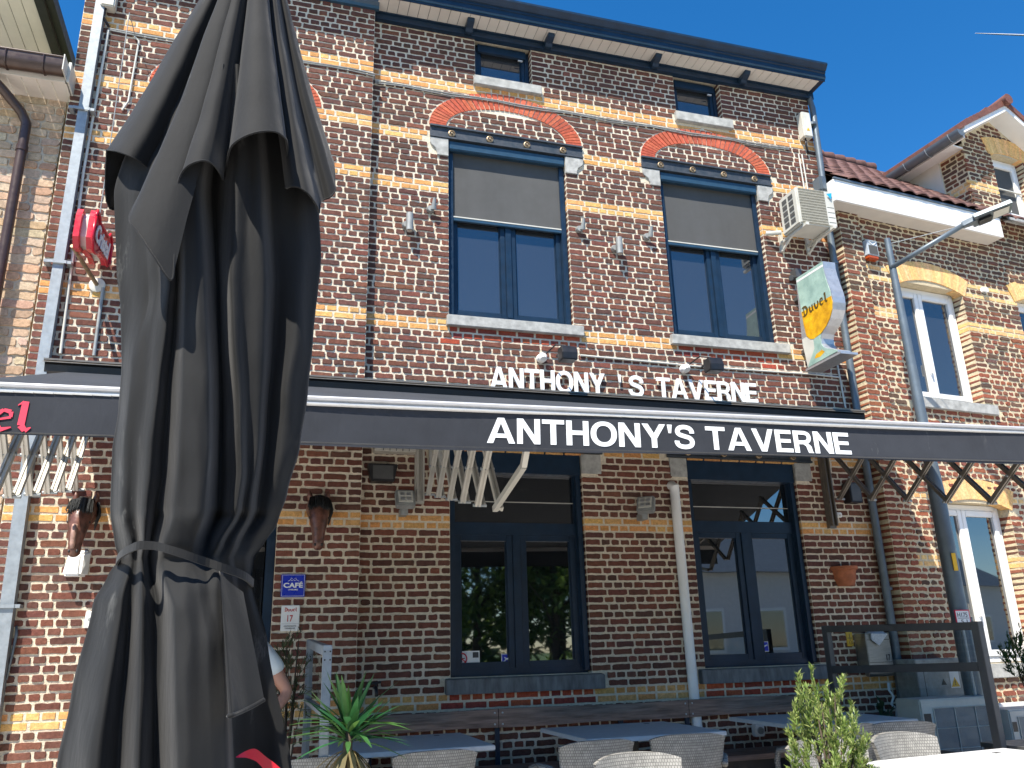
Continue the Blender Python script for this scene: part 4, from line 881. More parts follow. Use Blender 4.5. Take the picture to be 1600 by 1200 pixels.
# waist strap
T=[(183,876,.0),(190,866,.05),(205,857,.10),(219,852,.13),(243,853,.135),(262,858,.155),(285,865,.155),(304,872,.145),(325,879,.12),(345,886,.125),(371,895,.09),(385,902,.05),(395,911,-.02)]
P=[at(x,y,UY-d-.012) for x,y,d in T]; Q=[at(*cat(T,i*(len(T)-1)/40)[:2],UY-cat(T,i*(len(T)-1)/40)[2]-.012) for i in range(41)]
a,b=Q[-1],Q[0]; cx=(a+b)/2; rx=(a-b).length/2; ex_=(a-b).normalized()
Q+= [cx+ex_*rx*math.cos(math.pi*k/14)+Vector((0,rx*1.0*math.sin(math.pi*k/14),0)) for k in range(1,14)]
mb=MB()
n=len(Q)
for i,q in enumerate(Q):
    w_=.008; t_=Vector((0,0,1)); o_=(q-Vector((bx.x,UY,q.z))).normalized()*.0022
    mb.v+=[q-t_*w_-o_,q-t_*w_+o_,q+t_*w_+o_,q+t_*w_-o_]
for i in range(n):
    for k in range(4): a=i*4+k; b=i*4+(k+1)%4; c=((i+1)%n)*4+(k+1)%4; d=((i+1)%n)*4+k; mb.f.append((a,b,c,d)); mb.mi.append(0)
mb.build('strap','canvas',um)
# loose flap with a stitched hem and the red print below it
FA=[(344,893,.15),(352,903,.14),(366,915,.125),(380,925,.10)]; FB=[(357,1119,.24),(368,1116,.235),(392,1105,.20),(413,1093,.15)]
mb=MB(); nn=16; mm=26
for j in range(mm+1):
    for i in range(nn+1):
        a=cat(FA,i*3/nn); b=cat(FB,i*3/nn); t_=j/mm; q=[a[c]+(b[c]-a[c])*t_ for c in range(3)]
        mb.v.append(at(q[0],q[1],UY-q[2]-.018*math.sin(i/nn*math.pi*2.2+.5)*t_))
for j in range(mm):
    for i in range(nn): a=j*(nn+1)+i; mb.f.append((a,a+1,a+nn+2,a+nn+1)); mb.mi.append(0)
fl=mb.build('flap','canvas',um,smooth=True,recalc=False)
hp=[mb.v[mm*(nn+1)+i]*1 for i in range(nn+1)]; mb2=MB(); mb2.tube(hp,.004,8); mb2.build('hem','canvas',fl,smooth=True)
pts=[(368,1183,.01),(381,1175,.0),(394,1170,-.005),(403,1172,-.008),(415,1182,-.01),(430,1193,-.01),(445,1207,-.01),(462,1226,-.01)]
pin=[(370,1184,.01),(384,1184,.0),(397,1188,-.005),(405,1194,-.008),(414,1204,-.01),(424,1214,-.01),(434,1226,-.01),(445,1240,-.01)]
mb=MB()
for i in range(57):
    a=cat(pts,i/8); b=cat(pin,i/8)
    mb.v+=[at(a[0],a[1],UY-a[2]-.035),at(b[0],b[1],UY-b[2]-.035)]
for i in range(56): mb.f.append((2*i,2*i+1,2*i+3,2*i+2)); mb.mi.append(0)
mb.build('print','red',um,smooth=True,recalc=False)
# ================================================================== TERRACE FURNITURE
def make_table():
    t=empty('table',(0,0,GZ),'x','table','grey stone-topped tables on the terrace')
    H=.74
    mb=MB(); mb.box((-.53,-.5,H-.03),(.53,.5,H)); mb.v=[Vector(p) for p in mb.v]; mb.build('tabletop','table',t,bevel=.004,local=True)
    mb=MB(); mb.box((-.05,-.05,.03),(.05,.05,H-.03)); mb.build('column','black',t,local=True,bevel=.005)
    mb=MB(); mb.box((-.3,-.3,0),(.3,.3,.025)); mb.build('foot','black',t,local=True,bevel=.005)
    mb=MB(); mb.box((.3,.36,H),(.34,.39,H+.0015)); mb.build('umbrella_hole_cover','black',t,local=True)
    return t
tb=make_table()
place(tb,(1.02,-.85,GZ),0,'grey table behind the spiky palm, leftmost of the row')
def mk(src,loc,rz,label): c=copy_tree(src); place(c,loc,rz,label); return c
mk(tb,(2.72,-.85,GZ),R(0),'grey table between the two lower tavern windows')
mk(tb,(4.40,-.82,GZ),R(-1),'grey table standing beside the glass windbreak by the wall')
mk(tb,(3.50,-3.58,GZ),R(6),'pale sunlit grey table in the front right corner')
def make_chair():
    c=empty('chair',(0,0,GZ),'x','chair','grey wicker armchairs around the terrace tables')
    # back faces -y (chair looks towards +y); origin under the seat centre
    def shell(z0,z1,w0,w1,yb,curv,th,lean):
        mb=MB(); n=16;mrows=8
        for side in (0,1):
            for j in range(mrows+1):
                t_=j/mrows; z=z0+(z1-z0)*t_
                for i in range(n+1):
                    s=-1+2*i/n; w=(w0+(w1-w0)*t_)/2; zz=z+(-.022*s*s*s*s if j==mrows else 0)+(.012*(1-s*s) if j==mrows else 0)
                    y=yb-lean*t_+curv*s*s+(th if side else 0)
                    mb.v.append(Vector((w*s,y,zz)))
        K=(mrows+1)*(n+1)
        for j in range(mrows):
            for i in range(n): a=j*(n+1)+i; mb.f.append((a,a+1,a+n+2,a+n+1)); mb.mi.append(0); mb.f.append((K+a+1,K+a,K+a+n+1,K+a+n+2)); mb.mi.append(0)
        for i in range(n):
            a=mrows*(n+1)+i; mb.f.append((a,a+1,K+a+1,K+a)); mb.mi.append(0)
        for j in range(mrows):
            a=j*(n+1); mb.f.append((a+n+1,a,K+a,K+a+n+1)); mb.mi.append(0); a+=n; mb.f.append((a,a+n+1,K+a+n+1,K+a)); mb.mi.append(0)
        return mb
    shell(.40,.785,.40,.50,-.22,.085,.028,.07).build('backrest','wicker',c,local=True,smooth=True,autos=45)
    mb=MB(); mb.box((-.25,-.22,.36),(.25,.25,.43)); mb.build('seat','wicker',c,local=True,bevel=.02)
    for s in (-1,1):
        mb=MB(); mb.tube([(s*.235,-.19,.60),(s*.275,-.10,.635),(s*.29,.05,.635),(s*.285,.19,.61),(s*.275,.235,.54),(s*.265,.235,.40)],.021,10); mb.build('armrest','wicker',c,local=True,smooth=True)
        for y in (-.2,.22):
            mb=MB(); mb.tube([(s*.23,y,.40),(s*.245,y*1.08,0)],[.022,.017],10); mb.build('leg','wicker',c,local=True,smooth=True)
    return c
ch=make_chair()
place(ch,(1.03,-1.72,GZ),R(2),'shaded wicker chair at the table behind the palm, right of two')
mk(ch,(.42,-1.70,GZ),R(-3),'shaded wicker chair behind the spiky palm')
mk(ch,(2.03,-1.70,GZ),R(3),'shaded wicker chair on the left of the middle wall table')
mk(ch,(2.70,-1.66,GZ),R(-7),'shaded wicker chair on the right of the middle wall table')
mk(ch,(3.86,-1.66,GZ),R(4),'shaded wicker chair half hidden behind the light green shrub')
mk(ch,(4.30,-1.72,GZ),R(-12),'shaded wicker chair with curved back, beside the glass windbreak')
mk(ch,(3.72,-2.78,GZ),R(186),'sunlit wicker chair behind the pale front table, right one')
mk(ch,(3.10,-2.85,GZ),R(176),'sunlit wicker chair right beside the light green shrub')
mk(ch,(1.95,-2.90,GZ),R(184),'sunlit wicker chair below the middle table, only its top showing')
# bench
bn=empty('bench',(2.7,-.2,GZ),'long bench of dark weathered planks along the tavern wall','bench')
for a,b in ((.80,1.92),(1.925,3.62),(3.625,4.9)):
    mb=MB(); n=20
    for yv in (-.105,-.07):
        for i in range(n+1):
            x=a+(b-a)*i/n; mb.v+=[Vector((x,yv,.655+.004*math.sin(x*5))),Vector((x,yv,.79+.005*math.sin(x*3.3+1)))]
    K=2*(n+1)
    for i in range(n):
        q=2*i; mb.f+=[(q,q+2,q+3,q+1),(K+q+2,K+q,K+q+1,K+q+3),(q+1,q+3,K+q+3,K+q+1),(q+2,q,K+q,K+q+2)]; mb.mi+=[0]*4
    mb.f+=[(0,1,K+1,K),(2*n+1,2*n,K+2*n,K+2*n+1)]; mb.mi+=[0,0]
    bb=mb.build('back_plank','wood',bn,recalc=True)
    for xx in (a+.03,b-.03):
        for zz in (.68,.765): q=MB(); q.lathe([(.008,0),(.008,.002),(.004,.005)],(xx,-.1075,zz),8,axis='y'); q.build('screw','alu',bb)
mb=MB(); mb.box((.80,-.55,.345),(4.9,-.33,.385)); mb.build('seat_plank','wood',bn,bevel=.004); mb=MB(); mb.box((.80,-.32,.345),(4.9,-.12,.385)); mb.build('seat_plank','wood',bn,bevel=.004)
for x in (.9,1.92,3.0,3.62,4.8):
    mb=MB(); mb.box((x-.018,-.07,GZ),(x+.018,-.045,.78)); mb.build('post','blue',bn); mb=MB(); mb.box((x-.02,-.5,GZ),(x+.02,-.46,.345)); mb.build('leg','blue',bn)
mb=MB(); mb.box((.80,-.44,GZ+.02),(4.88,-.42,.34)); mb.build('skirt_board','black',bn)
# ================================================================== THINGS ON THE WALLS
def one(mb,name,mt,label,cat,group=None,kind=None,**k): return tag(mb.build(name,mt,None,**k),label,cat,group,kind)
# left galvanised downpipe (square) and right round downpipe
dp=empty('downpipe',(-1.71,-.16,GZ),'square galvanised downpipe at the left corner of the tavern','downpipe')
mb=MB(); mb.tube([(-1.68,-.145,7.7),(-1.70,-.145,3.56),(-1.70,-.145,2.5)],.055,4,rot=.5); mb.build('pipe','steel',dp); mb=MB(); mb.tube([(-1.70,-.145,2.5),(-1.66,-.145,GZ)],.062,4,rot=.5); mb.build('pipe_shoe','steel',dp)
for z in (5.75,4.3,1.62): mb=MB(); mb.box((-1.765,-.205,z),(-1.635,-.195,z+.025)); mb.box((-1.80,-.20,z),(-1.765,-.09,z+.025)); mb.box((-1.635,-.2,z),(-1.60,-.1,z+.025)); mb.build('bracket','steel',dp)
dp=empty('downpipe',(5.86,-.07,GZ),'round grey downpipe at the right corner of the tavern','downpipe')
mb=MB(); mb.tube([(5.955,-.03,7.42),(5.95,-.06,7.25),(5.93,-.07,6.7),(5.90,-.07,5.6),(5.885,-.07,3.6),(5.885,-.07,1.2),(5.87,-.07,.75),(5.87,-.07,GZ)],[.03,.034,.036,.038,.038,.04,.045,.05],14); mb.build('pipe','zinc',dp,smooth=True,autos=40)
for z in (7.0,5.2,3.1,1.7): mb=MB(); mb.tube([(5.9,-.07,z),(5.9,-.07,z+.03)],.047,14); mb.build('bracket','zinc',dp,smooth=True,autos=40)
for x,y,z,lab in ((-1.62,-.1,7.0,'small cream junction box high beside the galvanised pipe'),(5.80,0,6.95,'small cream junction box high at the right edge of the brick tavern')):
    e=empty('junction_box',(x,y,z),lab,'junction box'); mb=MB(); mb.box((x-.06,y-.11,z-.14),(x+.06,y,z+.2)); mb.build('housing','offwhite',e,bevel=.012)
    mb=MB(); mb.prism([(x-.022,z-.06),(x+.022,z-.06),(x,z-.02)],.1105,.1125,frame=lambda u,v,zz,y=y:Vector((u,y-v,zz))); mb.build('warning_mark','yellow',e)
    mb=MB(); mb.tube([(x-.02,y-.06,z-.14),(x-.03,y-.07,z-.24),(x+.02,y-.02,z-.30)],.012,8); mb.build('cable_tail','ink',e,smooth=True)
mb=MB(); pts=[(-1.6,-.115,6.685)]+[(-1.6+i*.24,-.112-(.003 if i%2 else 0),6.683-.006*math.sin(i*1.3)) for i in range(1,10)]+[(.79,-.115,6.67),(.81,-.02,6.665)]+[(.82+i*.25,-.016,6.668+.006*math.sin(i*1.7)) for i in range(1,20)]
mb.tube(pts,.0085,6); mb.tube([(p[0],p[1]-.001,p[2]-.02+.005*math.sin(p[0]*7)) for p in pts],.006,6); one(mb,'cable','metalgrey','thin grey cables running right across the brick front below the top yellow band','cable')
for pts,r_,lab in (([(-1.60,-.12,6.66),(-1.63,-.12,5.2),(-1.60,-.12,3.56)],.012,'long white conduit down the wall beside the galvanised pipe'),
    ([(-1.38,-.12,6.64),(-1.34,-.12,6.60),(-1.36,-.12,5.95),(-1.40,-.12,5.85)],.009,'short white conduit next to the longer one, near the parasol top'),
    ([(-1.36,-.12,4.15),(-1.36,-.12,3.56)],.014,'grey conduit stub rising above the awning near the parasol'),
    ([(2.84,-.015,3.922),(3.9,-.015,3.905),(4.1,-.015,3.90),(5.45,-.015,3.91),(5.78,-.015,3.90)],.011,'white conduit running level behind the two black sign spotlights'),
    ([(5.69,-.015,6.62),(5.70,-.015,5.93)],.009,'white conduit pair above the wall air conditioner'),
    ([(5.76,-.015,4.3),(5.79,-.015,3.56)],.011,'white conduit beside the round downpipe under the beer glass sign')):
    mb=MB(); mb.tube(pts,r_,8); 
    if 'pair' in lab: mb.tube([(p[0]+.045,p[1],p[2]) for p in pts],r_,8)
    one(mb,'conduit','offwhite' if 'grey' not in lab else 'metalgrey',lab,'conduit',smooth=True,autos=50)
mb=MB(); mb.tube([(3.70,-.045,2.62),(3.695,-.06,2.655),(3.69,-.02,2.68),(3.69,.0,2.68)],.046,12); mb.tube([(3.70,-.045,2.62),(3.725,-.04,GZ)],.046,12,rot=.5); one(mb,'waste_pipe','white','white plastic pipe between the two lower tavern windows','pipe',smooth=True,autos=40)
# wall sconces
def sconce(x,z,lab,big):
    e=empty('wall_spotlight',(x,0,z),lab,'wall light','small grey spotlights on the upper wall'); 
    mb=MB(); mb.lathe([(.035,0),(.04,.02),(.03,.05)],(x-.015,0,z),16,axis='y'); mb.build('base','metalgrey',e,smooth=True,autos=40)
    mb=MB()
    if big: mb.tube([(x+.01,-.09,z+.095),(x+.01,-.09,z+.09),(x+.01,-.085,z-.085),(x+.01,-.085,z-.09)],[.028,.034,.036,.032],16)
    else: mb.tube([(x+.01,-.05,z-.01),(x+.01,-.10,z+.09)],[.03,.012],14)
    mb.build('lamp_head','metalgrey',e,smooth=True,autos=40)
    if big: mb=MB(); mb.lathe([(.024,0),(.02,-.002)],(x+.01,-.085,z-.0905),14); mb.build('lens','offwhite',e)
sconce(1.15,5.1,'grey cylinder spotlight left of the left blind window',True); sconce(1.385,5.30,'small grey nozzle light close to the left edge of the left blind window',False)
sconce(2.915,5.28,'small grey nozzle light close to the right edge of the left blind window',False); sconce(3.29,5.11,'grey cylinder spotlight between the two blind windows',True); sconce(3.665,5.29,'small grey nozzle light close to the left edge of the right blind window',False)
# sign spotlights on arms
for x,lab in ((2.585,'black box spotlight on an arm above the left half of the wall lettering'),(4.085,'black box spotlight on an arm above the right half of the wall lettering')):
    e=empty('sign_spotlight',(x-.2,0,3.95),lab,'spotlight'); y=-.3; z=3.82
    mb=MB(); mb.prism([(0,.05),(.11,.05),(.13,-.02),(.125,-.085),(.0,-.085),(-.01,-.02)],-.075,.075,frame=lambda u,v,zz:Vector((x+v,y+.03-u,z+zz))); mb.build('lamp_head','black',e,bevel=.008)
    mb=MB(); mb.tube([(x-.13,-.01,z-.02+.08),(x-.06,-.2,z+.12),(x+.01,y+.02,z+.085)],.007,8); mb.build('arm','black',e)
    mb=MB(); mb.tube([(x-.06,y+.1,z+.0),(x+.0,y+.04,z+.06)],.012,8); mb.build('bracket','black',e)
    mb=MB(); mb.tube([(x-.15,-.0,z+.04),(x-.15,-.075,z+.03),(x-.15,-.09,z+.01)],[.045,.045,.03],12); mb.build('sensor','white',e,smooth=True,autos=50)
for x,lab,ya in ((1.14,'square grey floodlight on the left half of the lower wall',0.),(3.34,'square grey floodlight beside the white plastic pipe',R(-38))):
    e=empty('floodlight',(x,0,2.4),lab,'floodlight','grey floodlights under the awning'); Mx=Matrix.Translation((x,-.15,2.47))@Matrix.Rotation(ya,4,'Z')@Matrix.Rotation(R(-28),4,'X')
    def bx_(a,b): m_=MB(); m_.box(a,b); m_.v=[Mx@p for p in m_.v]; return m_
    bx_((-.08,-.02,-.075),(.08,.05,.085)).build('housing','metalgrey',e,bevel=.01); bx_((-.06,-.026,-.05),(.06,-.0205,.06)).build('lens','offwhite',e)
    for a in (-.026,.026):
        for b in (-.018,.03): bx_((a-.018,-.03,b-.016),(a+.018,-.0265,b+.016)).build('led','silver',e)
    mb=MB(); mb.box((x-.03,-.12,2.34),(x+.03,0,2.40)); mb.build('bracket','metalgrey',e,bevel=.005)
e=empty('heater',(1.04,-.05,2.9),'cream ribbed heater box just under the awning, left of the cream scissor arm','heater'); mb=MB(); mb.box((.88,-.12,2.88),(1.24,0,2.98)); mb.build('housing','alu_white',e,bevel=.006)
for i in range(5): mb=MB(); mb.box((.95+i*.055,-.124,2.885),(.957+i*.055,-.1205,2.975)); mb.build('rib','screen',e)
e=empty('speaker',(.96,-.06,2.62),'black loudspeaker high on the shaded wall beside the scissor arm','speaker'); mb=MB(); mb.prism([(.86,2.62),(1.05,2.62),(1.08,2.77),(.83,2.77)],0,.12,frame=fr); mb.build('housing','black',e,bevel=.006); mb=MB(); mb.box((.87,-.124,2.64),(1.04,-.1205,2.755)); mb.build('grille','charcoal',e)
e=empty('speaker',(5.68,-.08,2.62),'small black box behind the bronze scissor arm by the downpipe','speaker'); mb=MB(); mb.box((5.60,-.12,2.55),(5.74,0,2.75)); mb.build('housing','black',e,bevel=.006); mb=MB(); mb.box((5.615,-.124,2.565),(5.725,-.1205,2.735)); mb.build('grille','charcoal',e)
e=empty('sensor',(5.50,0,2.43),'small white sensor on the wall above the terracotta pot','sensor'); mb=MB(); mb.box((5.475,-.04,2.41),(5.535,0,2.46)); mb.build('housing','white',e,bevel=.008); mb=MB(); mb.lathe([(.012,0),(.01,.008)],(5.505,-.04,2.43),12,axis='y'); mb.build('lens','offwhite',e)
e=empty('speaker',(-1.21,-.15,1.93),'white wedge shaped loudspeaker under the left horse head','speaker')
mb=MB(); mb.hexa([Vector(p) for p in [(-1.36,-.22,1.84),(-1.24,-.22,1.84),(-1.20,-.1,1.84),(-1.36,-.1,1.84),(-1.335,-.17,2.0),(-1.25,-.17,2.0),(-1.19,-.1,2.04),(-1.35,-.1,2.04)]]); mb.build('housing','white',e,bevel=.016); mb=MB(); mb.box((-1.33,-.11,1.9),(-1.25,-.09,2.0)); mb.build('bracket','metalgrey',e)
# terracotta wall pot
mb=MB(); n=16; vs=[]
for r0,z in ((.085,1.745),(.10,1.78),(.118,1.87),(.125,1.895),(.142,1.90),(.142,1.93),(.125,1.93),(.11,1.8)):
    for k in range(n+1): a=math.pi*k/n; vs.append(Vector((5.47-r0*math.cos(a),-.002-r0*math.sin(a),z)))
L=8; mb.add(vs,[(i*(n+1)+k,i*(n+1)+k+1,(i+1)*(n+1)+k+1,(i+1)*(n+1)+k) for i in range(L-1) for k in range(n)]+[tuple(range(n+1))]); one(mb,'wall_pot','terracotta','half round terracotta pot fixed on the shaded wall','pot',smooth=True,autos=40)
# small signs by the door
e=empty('cafe_sign',(.27,-.1,1.78),'square blue enamel CAFÉ sign on the shaded pilaster','sign'); Y=-.111
p0=at(440,897,Y); p1=at(476,933,Y); xa,xb,zb,zt=.165,.345,p1.z,p0.z
xa=p0.x; xb=p1.x
mb=MB(); mb.box((xa,-.125,zb),(xb,-.108,zt)); mb.build('plate','signblue',e,bevel=.006)
w_=xb-xa; h_=zt-zb; mb=MB()
def ring(mb,a,b,c,d,t,y):
    mb.box((a,y,c),(b,y-.001,c+t)); mb.box((a,y,d-t),(b,y-.001,d)); mb.box((a,y,c+t),(a+t,y-.001,d-t)); mb.box((b-t,y,c+t),(b,y-.001,d-t))
ring(mb,xa+.007,xb-.007,zb+.007,zt-.007,.0022,-.1252); mb.build('border','signwhite',e)
mb=MB(); text_on(mb,'CAFÉ',(xa+w_*.1,-.1252,zb+h_*.4),(1,0,0),(0,0,1),w_*.8,h_*.27,(0,-1,0),.0012,.035); text_on(mb,'LIMBURG',(xa+w_*.3,-.1252,zb+h_*.29),(1,0,0),(0,0,1),w_*.4,h_*.06,(0,-1,0),.0012,.02)
mb.build('lettering','signwhite',e)
mb=MB()
for P_ in ([(.28,.68),(.38,.75),(.44,.70),(.50,.76),(.56,.70),(.62,.75),(.74,.68)],[(.38,.75),(.40,.83),(.46,.79)],[(.62,.75),(.60,.83),(.54,.79)]): mb.tube([(xa+a*w_,-.1257,zb+b*h_) for a,b in P_],.0016,5)
mb.build('emblem','signwhite',e)
e=empty('number_plate',(.25,-.1,1.6),'white enamel house number 17 plate with red script below the blue sign','sign'); p0=at(440,946,Y); p1=at(467,986,Y); xa,xb,zb,zt=p0.x,p1.x,p1.z,p0.z; w_=xb-xa; h_=zt-zb
mb=MB(); mb.box((xa,-.12,zb),(xb,-.108,zt)); mb.build('plate','signwhite',e,bevel=.005)
surf=lambda x,z,o:Vector((x,-.1203-o*.3,z)); u=xa+w_*.15
mb=MB()
for ch_,ww in (('D',.86),('u',.66),('v',.64),('e',.56),('l',.4)):
    for pts,wd in DUVEL[ch_]: stroke(mb,[(u+a*w_*.22,zt-h_*.24+b*h_*.14) for a,b in pts],[k*w_*.22 for k in wd],surf,.003)
    u+=ww*w_*.22
text_on(mb,'17',(xa+w_*.34,-.1203,zb+h_*.36),(1,0,0),(0,0,1),w_*.30,h_*.26,(0,-1,0),.001,.02); mb.build('lettering','dred',e,recalc=False)
mb=MB(); text_on(mb,"ANTHONY'S",(xa+w_*.16,-.1203,zb+h_*.17),(1,0,0),(0,0,1),w_*.68,h_*.05,(0,-1,0),.001,.01); text_on(mb,'TAVERNE',(xa+w_*.22,-.1203,zb+h_*.08),(1,0,0),(0,0,1),w_*.56,h_*.05,(0,-1,0),.001,.01); mb.box((xa+.006,-.1203,zb+h_*.285),(xb-.006,-.121,zb+h_*.29)); mb.build('small_print','ink',e)
# horse heads
def horse(x,y,z,lab,pale):
    e=empty('horse_head',(x,y,z),lab,'horse head','wall-mounted horse heads'); pre=set(bpy.data.objects)
    RG=[(.0,.10,.13,.16),(-.10,.12,.13,.15),(-.20,.10,.125,.14),(-.27,.05,.118,.125),(-.315,-.02,.112,.115),(-.335,-.10,.102,.105),(-.35,-.18,.085,.095),(-.362,-.26,.070,.082),(-.372,-.33,.062,.072),(-.378,-.38,.064,.068),(-.376,-.415,.058,.055),(-.365,-.435,.035,.03)]
    n=20; mb=MB(); prev=None
    for i,(dy,dz,rx,rd) in enumerate(RG):
        a=RG[max(0,i-1)]; b=RG[min(len(RG)-1,i+1)]; t=Vector((0,b[0]-a[0],b[1]-a[1])).normalized(); nrm=t.cross(Vector((1,0,0))).normalized()
        for k in range(n):
            th=2*math.pi*k/n; c=math.cos(th); s=math.sin(th)
            px=rx*c*(1-.12*max(0,s)); 
            mb.v.append(Vector((x+px,y+dy,z+dz))+nrm*(rd*s*.95)*(1 if s>0 else 1.05))
    L=len(RG); mb.add([],[]); mb.f+=[(i*n+k,i*n+(k+1)%n,(i+1)*n+(k+1)%n,(i+1)*n+k) for i in range(L-1) for k in range(n)]+[tuple(range((L-1)*n,L*n))]; mb.mi=[0]*len(mb.f)
    mb.build('head','horse',e,smooth=True)
    for s in (-1,1):
        m_=MB(); m_.tube([(x+s*.085,y-.10,z+.19),(x+s*.10,y-.11,z+.26),(x+s*.105,y-.13,z+.31)],[.035,.032,.004],10); m_.build('ear','horse',e,smooth=True)
        m_=MB(); m_.lathe([(.001,.018),(.012,.014),(.018,0),(.012,-.014),(.001,-.018)],(x+s*.098,y-.335,z-.06),10); m_.build('eye','black',e,smooth=True)
        m_=MB(); m_.lathe([(.001,.02),(.012,.012),(.015,0),(.012,-.012),(.001,-.02)],(x+s*.036,y-.425,z-.385),10); m_.build('nostril','black',e,smooth=True)
    m_=MB(); rr=random.Random(3)
    for i in range(110):
        a=rr.uniform(-1,1); st=Vector((x+a*.085,y-.16-rr.uniform(0,.06),z+.235-abs(a)*.03)); m_.tube([st,st+Vector((a*.02,-.10,-.02)),st+Vector((a*.03+rr.uniform(-.02,.02),-.185,-.13-rr.uniform(0,.03))),st+Vector((a*.03+rr.uniform(-.03,.03),-.195,-.16-rr.uniform(0,.05)))],[.007,.009,.006,.001],5)
    for i in range(26):
        a=rr.uniform(.0,1); st=Vector((x+.10+a*.03,y-.03-a*.1,z+.20-rr.uniform(0,.05))); m_.tube([st,st+Vector((.03,-.02,-.12)),st+Vector((.0,-.02,-.2-rr.uniform(0,.1)))],[.014,.014,.003],5)
    m_.build('mane','mane',e,smooth=True)
    if pale:
        m_=MB(); m_.tube([(x-.012,y-.425,z-.10),(x-.012,y-.437,z-.2),(x-.01,y-.443,z-.3),(x-.008,y-.447,z-.36)],[.028,.03,.028,.018],10); m_.build('nose_bridge','paleface',e,smooth=True)
    for o in set(bpy.data.objects)-pre: o.scale=(.70,.70,.66)
horse(-1.27,-.1,2.25,'brown horse head with dusty sunlit nose beside the galvanised pipe',True); horse(.43,-.1,2.31,'dark brown horse head on the shaded pilaster above the blue sign',False)
# air conditioner on the upper wall
ac=empty('air_conditioner',(5.45,-.28,5.45),'white air conditioner on brackets at the upper right of the tavern','air conditioner')
x0,x1,z0,z1,yb,yf=5.225,5.70,5.435,5.87,-.14,-.45
mb=MB(); mb.box((x0,yf,z0),(x1,yb,z1)); mb.build('housing','offwhite',ac,bevel=.015)
mb=MB(); gx0,gx1=x0+.03,x1-.12
for i in range(13): z=z0+.02+i*(z1-z0-.04)/12; mb.tube([(gx0,yf-.008,z),(gx1,yf-.008,z)],.002,5)
for i in range(22): x=gx0+i*(gx1-gx0)/21; mb.tube([(x,yf-.005,z0+.015),(x,yf-.005,z1-.015)],.0011,4)
mb.build('grille','offwhite',ac); mb=MB(); mb.box((gx0,yf-.002,z0+.015),(gx1,yf+.001,z1-.015)); mb.build('coil','coil',ac)
mb=MB(); mb.prism([(x1-.10,z1-.05),(x1-.03,z1-.03),(x1-.05,z1-.11)],-yf+.0155,-yf+.0165,frame=fr); mb.build('badge','skyblue',ac)
mb=MB(); 
for i in range(4): mb.box((x1-.105,yf-.003,z0+.05+i*.06),(x1-.02,yf-.0005,z0+.053+i*.06))
mb.build('louvre','screen',ac)
for j in range(2):
    for i in range(5): mb=MB(); mb.box((x0-.002,yf+.06+j*.11,z0+.05+i*.07),(x0-.004,yf+.14+j*.11,z0+.10+i*.07)); mb.build('side_vent','screen',ac)
for x in (x0+.06,x1-.08): mb=MB(); mb.bar((x,-.0,z0-.02),(x,yf-.04,z0-.02),.035,.03); mb.box((x-.018,-.03,z0-.12),(x+.018,0,z0+.12)); mb.bar((x,-.02,z0-.11),(x,-.2,z0-.025),.02,.02); mb.build('wall_bracket','offwhite',ac)
mb=MB(); mb.tube([(x0-.14,-.04,5.5),(x0+.01,-.1,5.5)],.025,10); mb.build('duct','offwhite',ac)
e=empty('bracket_plate',(5.53,0,5.0),'small black box on the wall above the beer glass sign','box'); mb=MB(); mb.box((5.35,-.1,4.98),(5.43,0,5.09)); mb.build('housing','charcoal',e,bevel=.006); mb=MB(); mb.tube([(5.32,-.05,4.99),(5.36,-.03,5.0)],.03,10); mb.build('gland','charcoal',e)
# alarm box on the right house
e=empty('alarm_box',tuple(frB(.39,.03,5.4)),'white alarm siren with orange lens on the right hand house','alarm'); mb=MB(); mb.box((.32,.0,5.335),(.475,.08,5.52),frame=frB); mb.build('housing','lightgrey',e,bevel=.006); mb=MB(); mb.box((.335,.081,5.345),(.46,.084,5.45),frame=frB); mb.build('badge','screen',e)
mb=MB()
for a,b,c,d in ((.335,5.505,.395,5.455),(.46,5.505,.4,5.455),(.335,5.508,.46,5.508)): mb.bar(frB(a,.083,b),frB(c,.083,d),.008,.008)
mb.build('emblem','white',e); mb=MB(); mb.box((.322,.0,5.29),(.473,.075,5.335),frame=frB); mb.build('lens','orange',e,bevel=.01)
e=empty('sensor',tuple(frB(2.15,.0,5.2)),'tiny white box on the right house beside the yellow arch','sensor'); mb=MB(); mb.box((2.11,0,5.16),(2.2,.05,5.22),frame=frB); mb.build('housing','white',e,bevel=.006); mb=MB(); mb.box((2.14,.0,5.145),(2.17,.03,5.16),frame=frB); mb.build('nozzle','metalgrey',e)
# beer glass light box (projects from the wall)
gx=5.30; g=empty('glass_shaped_sign',(gx+.06,-.4,4.0),'light box sign shaped like a half goblet of amber beer, projecting from the wall','sign')
OUT=[(-.149,4.937),(-.77,4.842),(-.745,4.70),(-.70,4.55),(-.655,4.45)]
OUT=[(-.12,4.94),(-.77,4.845),(-.762,4.76),(-.735,4.68),(-.695,4.585),(-.665,4.50),(-.648,4.42),(-.64,4.36),(-.615,4.31),(-.56,4.262),(-.49,4.225),(-.435,4.205),(-.41,4.185),(-.405,4.14),(-.41,4.08),(-.44,4.055),(-.52,4.03),(-.60,4.0),(-.68,3.962),(-.715,3.945),(-.715,3.915),(-.10,3.90)]
bulge=lambda y,z:(y,z)
